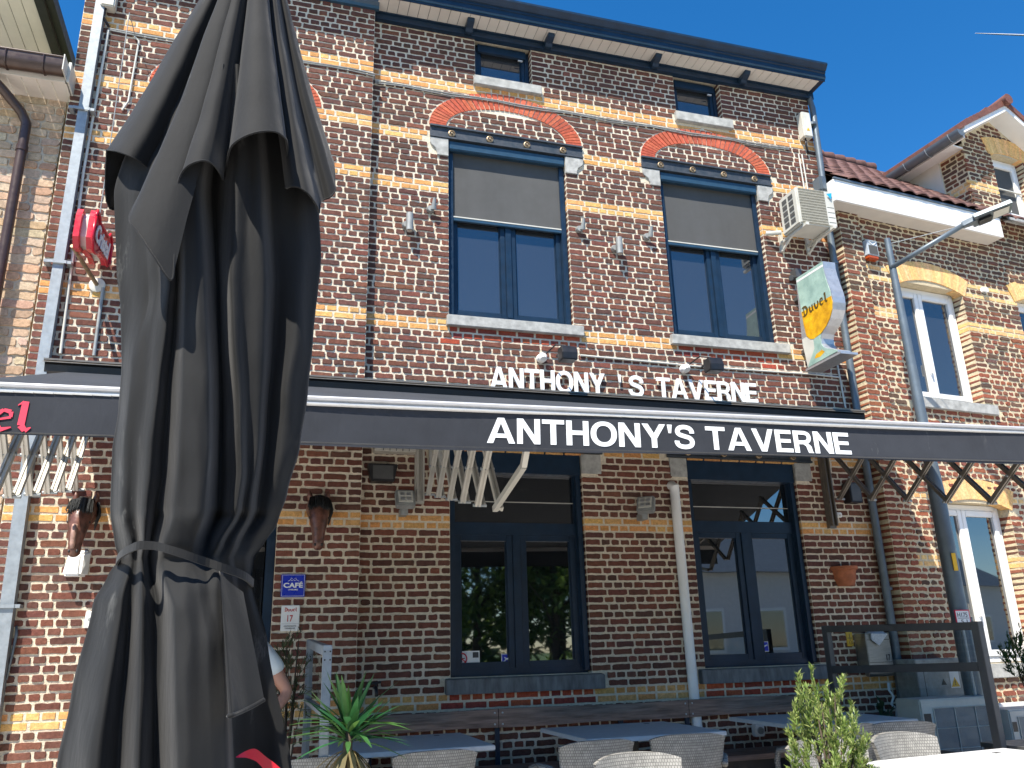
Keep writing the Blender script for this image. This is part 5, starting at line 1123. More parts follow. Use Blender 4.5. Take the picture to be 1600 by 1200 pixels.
# outline with a rounder bowl
BOWL=[(-.604,4.921),(-.600,4.85),(-.611,4.768),(-.632,4.66),(-.655,4.575),(-.664,4.51),(-.662,4.446),(-.643,4.377),(-.590,4.304),(-.520,4.25),(-.43,4.20)]
STEM=[(-.408,4.153),(-.405,4.10),(-.43,4.05),(-.48,4.02),(-.56,3.985),(-.62,3.955)]
OUT=[(-.149,4.937)]+BOWL+STEM+[(-.62,3.935),(-.144,3.925),(-.10,4.2)]
fx=lambda u,v,z: Vector((gx+v,u,z))
mb=MB(); mb.prism(OUT,.004,.15,frame=fx); mb.build('casing','silver',g)
def face(poly,mt,off,name,tight=0):
    m_=MB(); m_.prism(poly,-off,.0045,frame=fx); m_.build(name,mt,g)
def inset(k): return [(y*(1-k)+(-.42)*k,z) for y,z in OUT]
face([(-.155,4.93)]+[(a*.985,b) for a,b in BOWL[:5]]+[(-.648,4.517),(-.165,4.54)],'glassprint',.0,'glass_print')
face([(-.165,4.54),(-.648,4.517)]+[(a*.985,b) for a,b in BOWL[6:10]]+[(-.42,4.207),(-.30,4.19),(-.24,4.21),(-.19,4.262),(-.172,4.40)],'beer',.001,'beer_print')
face([(-.11,4.25),(-.18,4.255),(-.235,4.205),(-.29,4.185),(-.285,4.09),(-.24,4.03),(-.17,3.97),(-.14,3.93)],'offwhite',.0,'backing')
face([(-.292,4.188),(-.42,4.198),(-.402,4.153),(-.399,4.10),(-.288,4.09)],'glassprint',.002,'stem_print')
face([(-.288,4.088),(-.399,4.098),(-.43,4.05),(-.48,4.02),(-.56,3.985),(-.612,3.955),(-.612,3.942),(-.15,3.932),(-.18,3.975),(-.24,4.035)],'glassprint',.003,'foot_print')
face([(-.30,4.02),(-.40,4.035),(-.44,4.0),(-.36,3.975),(-.27,3.985)],'beer',.0035,'foot_shine')
mb=MB(); mb.box((gx-.002,-.10,3.905),(gx+.20,-.66,3.928)); mb.build('foot_plate','silver',g)
face([(-.158,4.905),(-.595,4.888),(-.594,4.865),(-.160,4.88)],'signwhite',.001,'rim_print')
mb=MB(); u=.0
for ch_,ww in (('D',.86),('u',.66),('v',.64),('e',.56),('l',.4)):
    for pts,wd in DUVEL[ch_]: stroke(mb,[(u+a*.115,b*.10) for a,b in pts],[k*.13 for k in wd],lambda x,z,o:Vector((gx-.0022-o*.4,-.175-x,4.475+z+x*.03)),.003)
    u+=ww*.135
mb.build('lettering','gold',g,recalc=False)
for z in (4.75,4.15): mb=MB(); mb.bar((gx+.07,0,z),(gx+.07,-.13,z),.04,.04); mb.build('arm','charcoal',g)
# red script sign edge-on at the left
rs=empty('sign',(-1.25,-.5,4.3),'red framed neon style script sign seen almost edge on beside the galvanised pipe','sign')
X0=-1.33
def rp(y,z): return (y,z)
oc=[(-.95,4.62),(-.80,4.66),(-.78,4.62),(-.3,4.52),(-.28,4.56),(-.18,4.54),(-.16,4.42),(-.18,4.20),(-.30,4.12),(-.75,4.16),(-.78,4.12),(-.93,4.14),(-.98,4.30)]
oc=[(-.87,4.40),(-.83,4.47),(-.75,4.47),(-.70,4.44),(-.34,4.50),(-.28,4.56),(-.20,4.55),(-.17,4.47),(-.18,4.34),(-.25,4.29),(-.34,4.30),(-.62,4.24),(-.72,4.17),(-.82,4.15),(-.88,4.22)]
fX=lambda u,v,z: Vector((X0-v,u,z))
m_=MB(); m_.prism(oc,0,.04,frame=fX); m_.build('plate','red',rs); m_=MB(); m_.prism(oc,.09,.13,frame=fX); m_.build('plate','red',rs)
cyy=sum(p[0] for p in oc)/len(oc); czz=sum(p[1] for p in oc)/len(oc)
m_=MB(); m_.prism([(cyy+(a-cyy)*.86,czz+(b-czz)*.82) for a,b in oc],.04,.09,frame=fX); m_.build('core','offwhite',rs)
m_=MB(); P=[Vector((X0+.004,a,b)) for a,b in oc]; m_.tube(P+[P[0]],.012,8); m_.build('tube_rim','red',rs,smooth=True)
m_=MB(); vs,fs,a0,a1,b0,b1=textmesh('Cristal',.03,.35,.5)
m_.add([Vector((X0+.006+(v.z+.5)*.006,-.80+(v.x-a0)/(a1-a0)*.54,4.24+(v.x-a0)/(a1-a0)*.08+(v.y-b0)/(b1-b0)*.16)) for v in vs],fs); m_.build('lettering','signwhite',rs)
m_=MB(); m_.bar((X0-.08,-.1,4.42),(X0-.08,-.25,4.42),.03,.03); m_.build('arm','metalgrey',rs)
m_=MB(); m_.tube([(X0-.05,-.5,4.6),(X0-.05,-.45,6.62),(X0-.05,-.11,6.66)],.004,6); m_.build('hanging_wire','metalgrey',rs)
e=empty('flagpole_holder',(-1.40,-.1,4.22),'weathered metal rod rising from a round white wall plate beside the parasol','flag holder'); c=at(152,446,-.11)
m_=MB(); m_.lathe([(.062,0),(.062,.012),(.05,.016)],tuple(c),20,axis='y'); m_.build('wall_plate','offwhite',e,smooth=True,autos=40); m_=MB(); m_.tube([tuple(c),tuple(at(113,384,-.55))],.017,10); m_.build('rod','brass',e,smooth=True,autos=40)
m_=MB(); m_.tube([(-1.62,-.125,1.50),(-1.61,-.135,1.44),(-1.62,-.13,1.30),(-1.63,-.13,1.14)],[.008,.011,.009,.006],8); one(m_,'rope','signblue','short blue and white rope hanging on the lit wall low at the left','rope',smooth=True) if False else one(m_,'rope','zinc','short dark twisted rope hanging on the lit wall low at the left','rope',smooth=True)
e=empty('doorbell_panel',(-.97,-.1,1.5),'small white panel on the lit wall at the left edge of the parasol','panel'); q=at(138,968,-.11); m_=MB(); m_.box((q.x-.02,-.125,q.z-.06),(q.x+.1,-.1,q.z+.06)); m_.build('plate','white',e,bevel=.005); m_=MB(); m_.lathe([(.012,0),(.01,.005)],(q.x+.01,-.125,q.z),10,axis='y'); m_.build('button','metalgrey',e)
# stainless letterbox, gas marker, socket
e=empty('letterbox',(5.63,-.15,.98),'stainless letterbox with number 17 and newspapers on top','letterbox')
m_=MB(); m_.box((5.48,-.17,1.0),(5.75,0,1.30)); m_.build('housing','stainless',e,bevel=.006); m_=MB(); m_.box((5.485,-.19,.98),(5.745,0,1.0)); m_.tube([(5.485,-.12,.955),(5.745,-.12,.955)],.04,12); m_.build('newspaper_roll','stainless',e,smooth=True,autos=40)
m_=MB(); m_.box((5.49,-.173,1.04),(5.74,-.171,1.045)); m_.box((5.49,-.173,1.24),(5.74,-.171,1.245)); m_.build('flap','screen',e); m_=MB(); text_on(m_,'17',(5.68,-.1705,1.055),(1,0,0),(0,0,1),.045,.055,(0,-1,0),.002,.02); m_.build('lettering','ink',e)
m_=MB(); m_.hexa([Vector(p) for p in [(5.53,-.19,1.24),(5.60,-.2,1.19),(5.62,-.12,1.27),(5.55,-.1,1.29),(5.53,-.195,1.30),(5.70,-.21,1.29),(5.70,-.12,1.33),(5.55,-.1,1.32)]]); one(m_,'newspaper','paper','folded newspaper sticking out of the stainless letterbox','newspaper')
e=empty('marker_plate',(5.43,0,1.25),'small yellow utility marker plate left of the letterbox','sign'); m_=MB(); m_.box((5.395,-.012,1.19),(5.465,0,1.32)); m_.build('plate','yellow',e,bevel=.003); m_=MB(); text_on(m_,'1,5',(5.42,-.012,1.205),(1,0,0),(0,0,1),.035,.03,(0,-1,0),.001,.01); m_.box((5.405,-.013,1.262),(5.455,-.012,1.267)); m_.box((5.428,-.013,1.24),(5.433,-.012,1.30)); m_.build('lettering','ink',e)
e=empty('socket_box',(4.31,-.05,.5),'small white electrical socket box on the wall between bench and table','socket'); m_=MB(); m_.box((4.27,-.07,.46),(4.365,0,.56)); m_.build('housing','white',e,bevel=.008); m_=MB(); m_.lathe([(.03,0),(.03,.012),(.02,.012),(.018,.004)],(4.318,-.07,.51),14,axis='y'); m_.build('socket','metalgrey',e,smooth=True,autos=40)
e=empty('tap',(.94,0,.98),'small black tap on the shaded wall above the spiky palm','tap'); m_=MB(); m_.tube([(.94,0,.99),(.94,-.08,.99),(.94,-.11,.93)],.014,8); m_.build('spout','black',e,smooth=True); m_=MB(); m_.tube([(.90,-.06,1.02),(.98,-.06,1.03)],.01,8); m_.tube([(.94,-.06,.99),(.94,-.06,1.03)],.008,8); m_.build('handle','black',e,smooth=True)
# ================================================================== STREET LAMP
lp=empty('street_lamp',(6.19,-.6,GZ),'grey street lamp with a slanted arm in front of the right hand house','street lamp')
a_=at(1384,372,-.6); x_=a_.x; m_=MB(); m_.tube([(6.20,-.6,GZ),(6.20,-.6,1.0),(6.195,-.6,2.6),(6.19,-.6,2.9)],[.082,.08,.072,.06],18); m_.tube([(6.19,-.6,2.88),(6.165,-.6,5.28)],[.056,.032],18); m_.build('pole','zinc',lp,smooth=True,autos=50)
b_=at(1395,418,-.6); c_=at(1508,350,-1.12); m_=MB(); m_.tube([tuple(b_-Vector((.03,0,.01))),tuple(c_)],.026,12); m_.build('arm','zinc',lp,smooth=True); m_=MB(); m_.tube([(6.165,-.6,5.22),tuple(b_.lerp(c_,.85)+Vector((0,0,.03)))],.004,6); m_.build('stay_wire','steel',lp)
d_=at(1572,324,-1.38); ax=(d_-c_).normalized(); sd_=ax.cross(Vector((0,0,1))).normalized(); upv=sd_.cross(ax)
def lb(mb,t0_,t1_,w0,w1,h0,h1): mb.hexa([c_+ax*t0_-sd_*w0+upv*h0,c_+ax*t0_+sd_*w0+upv*h0,c_+ax*t1_+sd_*w1+upv*h0,c_+ax*t1_-sd_*w1+upv*h0,c_+ax*t0_-sd_*w0*.8+upv*h1,c_+ax*t0_+sd_*w0*.8+upv*h1,c_+ax*t1_+sd_*w1*.8+upv*h1,c_+ax*t1_-sd_*w1*.8+upv*h1])
LL=(d_-c_).length; m_=MB(); lb(m_,-.03,LL*.3,.035,.06,-.03,.03); lb(m_,LL*.2,LL*1.12,.125,.11,-.025,.03); hd_=m_.build('lamp_head','zinc',lp,bevel=.006); m_=MB(); lb(m_,LL*.66,LL*1.04,.085,.075,-.032,-.0255); m_.build('lens','offwhite',hd_); m_=MB(); lb(m_,LL*.3,LL*.6,.06,.06,-.055,-.0255); m_.build('driver_box','black',hd_)
m_=MB(); m_.tube([(6.165,-.675,1.83),(6.165,-.675,1.83)],.01,4) if False else m_.box((6.155,-.685,1.83),(6.20,-.678,1.99)); m_.build('sticker','yellow',lp)
# marker sign on the windbreak post
e=empty('marker_sign',(6.55,-.25,1.3),'white and pink utility marker sign with handwritten figures above the windbreak','sign'); p0=at(1490,953,-.72); p1=at(1517,977,-.72)
m_=MB(); m_.box((p0.x,-.73,p1.z),(p1.x,-.72,p0.z)); m_.build('plate','redprint',e); m_=MB(); m_.box((p0.x+.008,-.7315,p1.z),(p1.x-.01,-.7305,p0.z-.01)); m_.build('face','signwhite',e)
m_=MB(); text_on(m_,'H175',(p0.x+.02,-.7316,p0.z-.065),(1,0,0),(0,0,1),.11,.04,(0,-1,0),.001,.01); text_on(m_,'5,1',(p0.x+.05,-.7316,p0.z-.125),(1,0,0),(0,0,1),.07,.04,(0,-1,0),.001,.01); m_.box((p0.x+.02,-.7325,p0.z-.075),(p0.x+.14,-.7316,p0.z-.071)); m_.build('lettering','ink',e)
m_=MB(); m_.tube([((p0.x+p1.x)/2,-.70,GZ),((p0.x+p1.x)/2,-.70,p0.z)],.015,8); m_.build('post','steel',e)
# ================================================================== WINDBREAKS
def windbreak(x,y0,y1,zt0,zt1,zm0,zm1,mt,lab,pw=.05,zbm=None,slim=False):
    e=empty('windbreak',(x,(y0+y1)/2,GZ),lab,'windbreak')
    for y,zt in ((y0,zt0),(y1,zt1)): m_=MB(); m_.box((x-.025,y-pw/2,GZ),(x+.025,y+pw/2,zt)); m_.build('post',mt,e,bevel=.003)
    for a,b,h in ((zt0-.03,zt1-.03,.055),(zm0,zm1,.06 if not slim else .03))+(((zbm,zbm,.06),) if zbm else ()):
        m_=MB(); m_.bar((x,y0-pw/2,a),(x,y1+pw/2,b),.045,h); m_.build('rail',mt,e,bevel=.003)
    m_=MB(); m_.add([(x,y0-.03,zm0+.03),(x,y1+.03,zm1+.03),(x,y1+.03,zt1-.05),(x,y0-.03,zt0-.05)],[(0,1,2,3)]); m_.build('glass_pane','clear',e)
    zb=zbm or .1
    m_=MB(); m_.add([(x,y0-.03,zb+.03),(x,y1+.03,zb+.03),(x,y1+.03,zm1-.03),(x,y0-.03,zm0-.03)],[(0,1,2,3)]); m_.build('glass_pane','clear',e)
    return e
windbreak(4.93,-.35,-2.05,1.375,1.345,1.0,1.04,'charcoal','charcoal framed glass windbreak at the right end of the terrace',.07,.42)
wb=windbreak(.405,-.35,-1.95,1.36,1.295,.93,.93,'steel','slim aluminium and glass windbreak behind the spiky palm',.05,None,True)
for z in (1.26,1.215):
    for dx in (-.015,.015): m_=MB(); m_.lathe([(.005,0),(.004,.003)],(.405+dx,-1.9755,z),8,axis='y'); m_.build('screw','black',wb)
# planter ends / cabinet / units on the right
e=empty('planter',(5.6,-2.3,GZ),'dark brown planter box at the right edge, below the windbreak post','planter'); m_=MB(); m_.box((4.98,-2.35,GZ),(6.4,-1.85,.50)); m_.build('box','wood',e,bevel=.006); m_=MB(); m_.box((4.97,-2.37,.50),(6.41,-1.84,.53)); m_.build('rim','charcoal',e)
e=empty('utility_cabinet',(6.08,-.2,GZ),'grey weathered utility cabinet with yellow warning triangle beside the lamp post','cabinet')
m_=MB(); m_.box((5.83,-.36,GZ),(6.33,-.08,1.02)); m_.build('housing','metalgrey',e,bevel=.006); m_=MB(); m_.box((5.81,-.38,1.02),(6.35,-.07,1.06)); m_.build('lid','stone',e,bevel=.006)
m_=MB(); m_.box((5.90,-.362,.1),(5.905,-.3605,1.0)); m_.build('seam','ink',e); m_=MB(); m_.box((6.185,-.363,.80),(6.29,-.361,.96)); m_.build('label_plate','signwhite',e); m_=MB(); m_.prism([(6.19,.81),(6.285,.81),(6.237,.895)],.3635,.3645,frame=fr); m_.build('warning_triangle','yellow',e)
m_=MB(); text_on(m_,'!',(6.232,-.3646,.825),(1,0,0),(0,0,1),.009,.045,(0,-1,0),.001,.02); m_.build('lettering','ink',e); m_=MB(); m_.prism([(6.08,.83),(6.14,.83),(6.11,.885)],.3615,.3625,frame=fr); m_.build('warning_triangle','screen',e)
def ac_unit(x0,y,w,h,z0,lab,nx,nz):
    e=empty('outdoor_unit',(x0+w/2,y+.15,GZ),lab,'air conditioner'); m_=MB(); m_.box((x0,y,z0),(x0+w,y+.3,z0+h)); m_.build('housing','offwhite',e,bevel=.012)
    a,b,c,d=x0+w*.16,x0+w*.97,z0+h*.08,z0+h*.88
    m_=MB(); m_.box((a,y-.002,c),(b,y+.0,d)); m_.build('coil','zinc',e); m_=MB()
    for i in range(nx+1): m_.tube([(a+(b-a)*i/nx,y-.006,c),(a+(b-a)*i/nx,y-.006,d)],.004,5)
    for i in range(nz+1): m_.tube([(a,y-.006,c+(d-c)*i/nz),(b,y-.006,c+(d-c)*i/nz)],.003,5)
    m_.build('grille','offwhite',e); m_=MB(); m_.box((x0+w*.03,y-.002,d-.12),(x0+w*.12,y-.0005,d-.04)); m_.build('badge','black',e)
    for dx in (.08,w-.08): m_=MB(); m_.box((x0+dx-.03,y+.02,GZ),(x0+dx+.03,y+.28,z0)); m_.build('foot','metalgrey',e)
ac_unit(5.40,-.82,.80,.60,.15,'wide white outdoor air conditioner behind the windbreak',3,3); ac_unit(6.42,-.72,.55,.50,.12,'small white outdoor air conditioner right of the windbreak post',2,2)
# ================================================================== PLANTS
def leaf(mb,p,d,L,w,droop=.0,seg=3,upv=Vector((0,0,1)),fold=.15):
    d=d.normalized(); s=d.cross(upv); s=s.normalized() if s.length>.01 else Vector((1,0,0)); b=len(mb.v); q=p.copy(); dd=d.copy()
    for k in range(seg+1):
        t_=k/seg; wd=w*(math.sin(math.pi*(.12+.88*t_))**.8 if k<seg else .02); n_=s.cross(dd).normalized()
        mb.v+=[q-s*wd/2+n_*wd*fold,q.copy(),q+s*wd/2+n_*wd*fold]
        q=q+dd*L/seg; dd=(dd+Vector((0,0,-droop/seg))).normalized()
    for k in range(seg):
        a=b+k*3; mb.f+=[(a,a+1,a+4,a+3),(a+1,a+2,a+5,a+4)]; mb.mi+=[0,0]
rp_=random.Random(11)
c=at(545,1143,-2.35); pl=empty('yucca_plant',(c.x,-2.35,GZ),'spiky green palm like plant in a pot in front of the aluminium windbreak','plant')
m_=MB(); m_.tube([(c.x,-2.35,GZ+.3),(c.x-.01,-2.35,c.z-.25),(c.x,-2.35,c.z+.02)],[.03,.028,.022],10); m_.build('stem','bark',pl,smooth=True)
m_=MB()
for i in range(78):
    el=rp_.uniform(-.25,1.25)*(1 if i%3 else .6); a=rp_.uniform(0,2*math.pi); d=Vector((math.cos(a)*math.cos(el),math.sin(a)*math.cos(el),math.sin(el)))
    leaf(m_,c+Vector((0,0,rp_.uniform(-.06,.04)))+d*.015,d,rp_.uniform(.24,.35),rp_.uniform(.026,.038),rp_.uniform(.1,.5)*(1 if el<.8 else .3),5)
m_.build('leaves','yucca',pl,recalc=False,smooth=True)
m_=MB()
for i in range(26):
    a=rp_.uniform(0,2*math.pi); el=rp_.uniform(-1.1,-.35); d=Vector((math.cos(a)*math.cos(el),math.sin(a)*math.cos(el),math.sin(el)))
    leaf(m_,c+Vector((0,0,-.08)),d,rp_.uniform(.2,.32),rp_.uniform(.02,.032),rp_.uniform(.8,1.5),5)
m_.build('dry_leaves','dry',pl,recalc=False,smooth=True)
def pot(par,x,y,r,h,mt='charcoal'):
    m_=MB(); m_.lathe([(r*.75,0),(r*.95,h*.9),(r,h*.92),(r,h),(r*.9,h),(r*.88,h*.9)],(x,y,GZ),28); m_.build('pot',mt,par,smooth=True,autos=40); m_=MB(); m_.lathe([(.01,h*.92),(r*.88,h*.92)],(x,y,GZ),20); m_.build('soil','soil',par)
pot(pl,c.x,-2.35,.2,.36)
def shrub(name,ctr,rx,ry,zb,zt,n,leafL,leafW,mt,lab,cat_='shrub',stems=14,seed=5,dens=.45,potr=.2,poth=.34,up=.8,potmt='charcoal',spike=0):
    r_=random.Random(seed); e=empty(name,(ctr[0],ctr[1],GZ),lab,cat_); m_=MB(); tips=[]
    base=Vector((ctr[0],ctr[1],GZ+poth*.9)); hz=(zt-zb)/2; cz=(zt+zb)/2
    for i in range(stems):
        a=r_.uniform(0,2*math.pi); ph=r_.uniform(-.5,1); rr=r_.uniform(.4,1.)
        tip=Vector((ctr[0]+rx*rr*math.cos(a)*math.sqrt(max(.05,1-ph*ph*.8)),ctr[1]+ry*rr*math.sin(a)*math.sqrt(max(.05,1-ph*ph*.8)),cz+hz*ph)); mid=base.lerp(tip,.5)+Vector((0,0,.08)); tips.append((base,mid,tip))
        m_.tube([base,mid,tip],[.010,.006,.002],5)
    m_.build('stems','bark',e,smooth=True)
    m_=MB()
    ncl=max(12,n//26); k=0
    cl=[]
    for i in range(ncl):
        while True:
            q=Vector((r_.uniform(-1,1),r_.uniform(-1,1),r_.uniform(-1,1)))
            if .15<q.length<1: break
        q=q.normalized()*(q.length**dens); cl.append(Vector((ctr[0]+q.x*rx,ctr[1]+q.y*ry,cz+q.z*hz)))
    if spike:
        for i in range(spike): a=r_.uniform(0,2*math.pi); cl.append(Vector((ctr[0]+rx*.6*math.cos(a),ctr[1]+ry*.6*math.sin(a),zt+r_.uniform(-.03,.06)*1)))
    for q in cl:
        out=(q-Vector((ctr[0],ctr[1],cz-hz*.4))).normalized(); tw=(out*.6+Vector((r_.uniform(-.4,.4),r_.uniform(-.4,.4),up+r_.uniform(-.2,.3)))).normalized(); TL=leafL*r_.uniform(1.6,3.2)
        m2=q-tw*TL*.5; 
        for j in range(n//len(cl)):
            t_=r_.random(); pp=m2+tw*TL*t_; d=(tw*.7+Vector((r_.uniform(-1,1),r_.uniform(-1,1),r_.uniform(-.6,.9)))*.75).normalized()
            leaf(m_,pp,d,leafL*r_.uniform(.7,1.2),leafW*r_.uniform(.7,1.2),.15,2,upv=Vector((r_.uniform(-.4,.4),r_.uniform(-.4,.4),1)))
    m_.build('leaves',mt,e,recalc=False); pot(e,ctr[0],ctr[1],potr,poth,potmt); return e
c=at(1288,1130,-3.25); top_=at(1283,1078,-3.25).z
shrub('potted_shrub',(c.x,-3.25),.19,.19,.30,top_,7000,.036,.0095,'bush','light green bushy shrub in sunlight at the lower right',stems=26,seed=5,spike=9,dens=.55)
c=at(1606,1035,-1.0); shrub('potted_shrub',(c.x,-1.0),.20,.20,.86,1.24,3000,.04,.010,'dbush','dark green clipped shrub cut by the right edge of the picture',seed=9,spike=3)
c=at(452,1062,-.45); shrub('olive_shrub',(c.x+.0,-.5),.13,.13,.72,1.38,900,.06,.009,'olive','thin grey green shrub between the person and the aluminium windbreak',seed=12,up=-.2,stems=12)
c=at(1392,1100,-.45); shrub('potted_plant',(5.42,-.3),.16,.12,.28,.62,500,.07,.022,'dbush','small leafy plant below the letterbox',seed=21,poth=.25,potr=.12)
m_=MB(); m_.tube([(5.63,-.2,.86),(5.61,-.22,.80),(5.65,-.22,.74),(5.61,-.22,.68),(5.66,-.22,.64),(5.64,-.22,.52),(5.60,-.22,.44),(5.70,-.22,.43),(5.64,-.22,.52)],.011,8); one(m_,'rope','white','knotted white rope hanging below the letterbox','rope',smooth=True)
# ================================================================== PERSON
def skin(name,verts,edges,radii,mt,par,root=0,sub=2):
    me=bpy.data.meshes.new(name); me.from_pydata([tuple(v) for v in verts],edges,[]); o=bpy.data.objects.new('tmp',me); COL.objects.link(o)
    o.modifiers.new('s','SKIN'); sv_=me.skin_vertices[0].data
    for i,r_ in enumerate(radii): sv_[i].radius=(r_,r_) if not isinstance(r_,tuple) else r_; sv_[i].use_root=(i==root)
    o.modifiers.new('u','SUBSURF').levels=sub
    dg=bpy.context.evaluated_depsgraph_get(); bpy.context.view_layer.update(); em=bpy.data.meshes.new_from_object(o.evaluated_get(dg)); bpy.data.objects.remove(o)
    mb=MB(); mb.v=[v.co.copy() for v in em.vertices]; mb.f=[tuple(p.vertices) for p in em.polygons]; mb.mi=[0]*len(mb.f)
    return mb.build(name,mt,par,smooth=True,recalc=True)
px,py=at(366,1080,-1.15).x,-1.15; g0=GZ-.02
pe=empty('person',(px,py,GZ),'person mostly hidden behind the parasol, pale short sleeve and bent bare arm showing','person')
EL_=at(455,1082,-1.15); SH=at(414,1022,-1.15); WR=at(428,1112,-1.25)
V_=[(px,py,g0+.95),(px,py,g0+1.15),(px,py,g0+1.34),(px,py,g0+1.46),(px,py,g0+1.56),(px,py-.01,g0+1.66),(px,py,g0+1.74),
 (SH.x-.02,py,SH.z+.02),(EL_.x-.02,py+.01,EL_.z),(WR.x,py-.09,WR.z),(WR.x-.05,py-.12,WR.z-.05),
 (px-.19,py,g0+1.40),(px-.24,py,g0+1.12),(px-.24,py-.06,g0+.88),(px-.24,py-.08,g0+.80),
 (px+.10,py,g0+.88),(px+.11,py-.02,g0+.48),(px+.12,py,g0+.08),(px+.12,py-.14,g0+.03),
 (px-.10,py,g0+.88),(px-.11,py-.02,g0+.48),(px-.12,py,g0+.08),(px-.12,py-.14,g0+.03)]
Ed=[(0,1),(1,2),(2,3),(3,4),(4,5),(5,6),(2,7),(7,8),(8,9),(9,10),(2,11),(11,12),(12,13),(13,14),(0,15),(15,16),(16,17),(17,18),(0,19),(19,20),(20,21),(21,22)]
Rd=[(.15,.11),(.14,.10),(.16,.11),(.06,.06),(.075,.085),(.085,.10),(.05,.06),.058,.042,.028,.03,.055,.042,.03,.03,.085,.06,.042,.035,.085,.06,.042,.035]
body=skin('body',V_,Ed,Rd,'skin',pe)
for k in range(5):
    for (hx,hy,hz,sx_) in ((WR.x-.06,py-.13,WR.z-.06,-1),(px-.24,py-.09,g0+.78,1)):
        b=Vector((hx+(k-2)*.016,hy,hz)); d=Vector(((k-2)*.004,-.02,-.035-.006*(2-abs(k-2)))) if k else Vector((-.03,-.02,-.02)); m_=MB(); m_.tube([b,b+d,b+d*1.8+Vector((0,-.01,0))],[.010,.009,.006],8); m_.build('finger','skin',pe,smooth=True)
VS=[(px,py,g0+.93),(px,py,g0+1.15),(px,py,g0+1.35),(px,py,g0+1.44),(SH.x-.02,py,SH.z+.02),(SH.x+(EL_.x-SH.x)*.62-.01,py+.005,SH.z+(EL_.z-SH.z)*.55),(px-.19,py,g0+1.40),(px-.225,py,g0+1.2)]
skin('shirt',VS,[(0,1),(1,2),(2,3),(2,4),(4,5),(2,6),(6,7)],[(.175,.13),(.165,.12),(.175,.125),(.075,.075),.078,.068,.075,.068],'shirt',pe)
skin('trousers',[(px,py,g0+.96),(px+.10,py,g0+.86),(px+.11,py-.02,g0+.48),(px+.12,py,g0+.10),(px-.10,py,g0+.86),(px-.11,py-.02,g0+.48),(px-.12,py,g0+.10)],[(0,1),(1,2),(2,3),(0,4),(4,5),(5,6)],[(.16,.12),.10,.075,.06,.10,.075,.06],'trousers',pe)
m_=MB(); m_.lathe([(.001,.10),(.05,.09),(.085,.05),(.095,.0),(.088,-.05)],(px,py+.015,g0+1.68),20); m_.build('hair','hair',pe,smooth=True)
for s in (-1,1): m_=MB(); m_.lathe([(.001,.01),(.012,0),(.001,-.01)],(px+s*.03,py-.088,g0+1.66),10); m_.build('eye','black',pe,smooth=True)
m_=MB(); m_.tube([(px,py-.085,g0+1.665),(px,py-.112,g0+1.635),(px,py-.09,g0+1.625)],[.008,.014,.008],8); m_.build('nose','skin',pe,smooth=True)
# ================================================================== GROUND, STREET AND WHAT THE WINDOWS MIRROR
m_=MB(); m_.add([(-400,-400,GZ-.05),(400,-400,GZ-.05),(400,400,GZ-.05),(-400,400,GZ-.05)],[(0,1,2,3)]); tag(m_.build('ground','grass',None),kind='structure')
m_=MB(); m_.box((-30,-9.5,GZ-.2),(30,.2,GZ)); tag(m_.build('terrace','paving',None),kind='structure')
m_=MB(); m_.box((-60,-17,GZ-.2),(90,-9.5,GZ-.046)); tag(m_.build('road','asphalt',None),kind='structure')
m_=MB(); m_.box((-60,-24,GZ-.2),(90,-17,GZ-.03)); tag(m_.build('path','render',None),kind='structure')
def tree(x,y,h,cr,lab,seed,n=2600,base=.35):
    r_=random.Random(seed); e=empty('tree',(x,y,GZ),lab,'tree','trees across the street'); m_=MB(); m_.tube([(x,y,GZ),(x+.1,y,h*.35),(x,y+.1,h*.75)],[.22,.16,.06],10); m_.build('trunk','bark',e,smooth=True)
    for i in range(7): a=r_.uniform(0,6.28); z=h*r_.uniform(.3,.6); m_=MB(); m_.tube([(x,y,z),(x+math.cos(a)*cr*.4,y+math.sin(a)*cr*.4,z+cr*.4),(x+math.cos(a)*cr*.8,y+math.sin(a)*cr*.8,z+cr*.6)],[.09,.05,.015],6); m_.build('limb','bark',e,smooth=True)
    m_=MB(); cl=[]
    for i in range(60):
        q=Vector((r_.gauss(0,1),r_.gauss(0,1),r_.gauss(0,1))).normalized()*(r_.random()**.4); cl.append((Vector((x+q.x*cr,y+q.y*cr,h*(base+1)/2+q.z*h*(1-base)/2)),cr*r_.uniform(.18,.34)))
    for i in range(n):
        c_,rr=r_.choice(cl); q=Vector((r_.gauss(0,.6),r_.gauss(0,.6),r_.gauss(0,.5)))*rr; leaf(m_,c_+q,Vector((r_.uniform(-1,1),r_.uniform(-1,1),r_.uniform(-.8,.5))),.34,.22,.2,2)
    m_.build('crown','leaf',e,recalc=False)
T_=[(6.0,-26,7.5,2.6),(8.8,-27.5,8.5,3.0),(11.5,-25.5,7,2.6),(5.0,-32,10,3.6),(9.5,-36,11,4.2),(14.5,-33,11,4.0),(12.5,-28.5,9,3.2),(2,-30,9,3.4)]
for i,(x,y,h,cr) in enumerate(T_): tree(x,y,h,cr,['small street tree','broad leafy tree','rounded tree','tall tree in the back row','tallest tree in the back row','wide tree in the back row','mid sized tree','loose tree'][i]+' mirrored in the lower tavern window, '+['left pane','both panes','right pane','far left','centre','far right','beside the trunk','left border'][i],30+i,base=.22)
r_=random.Random(5)
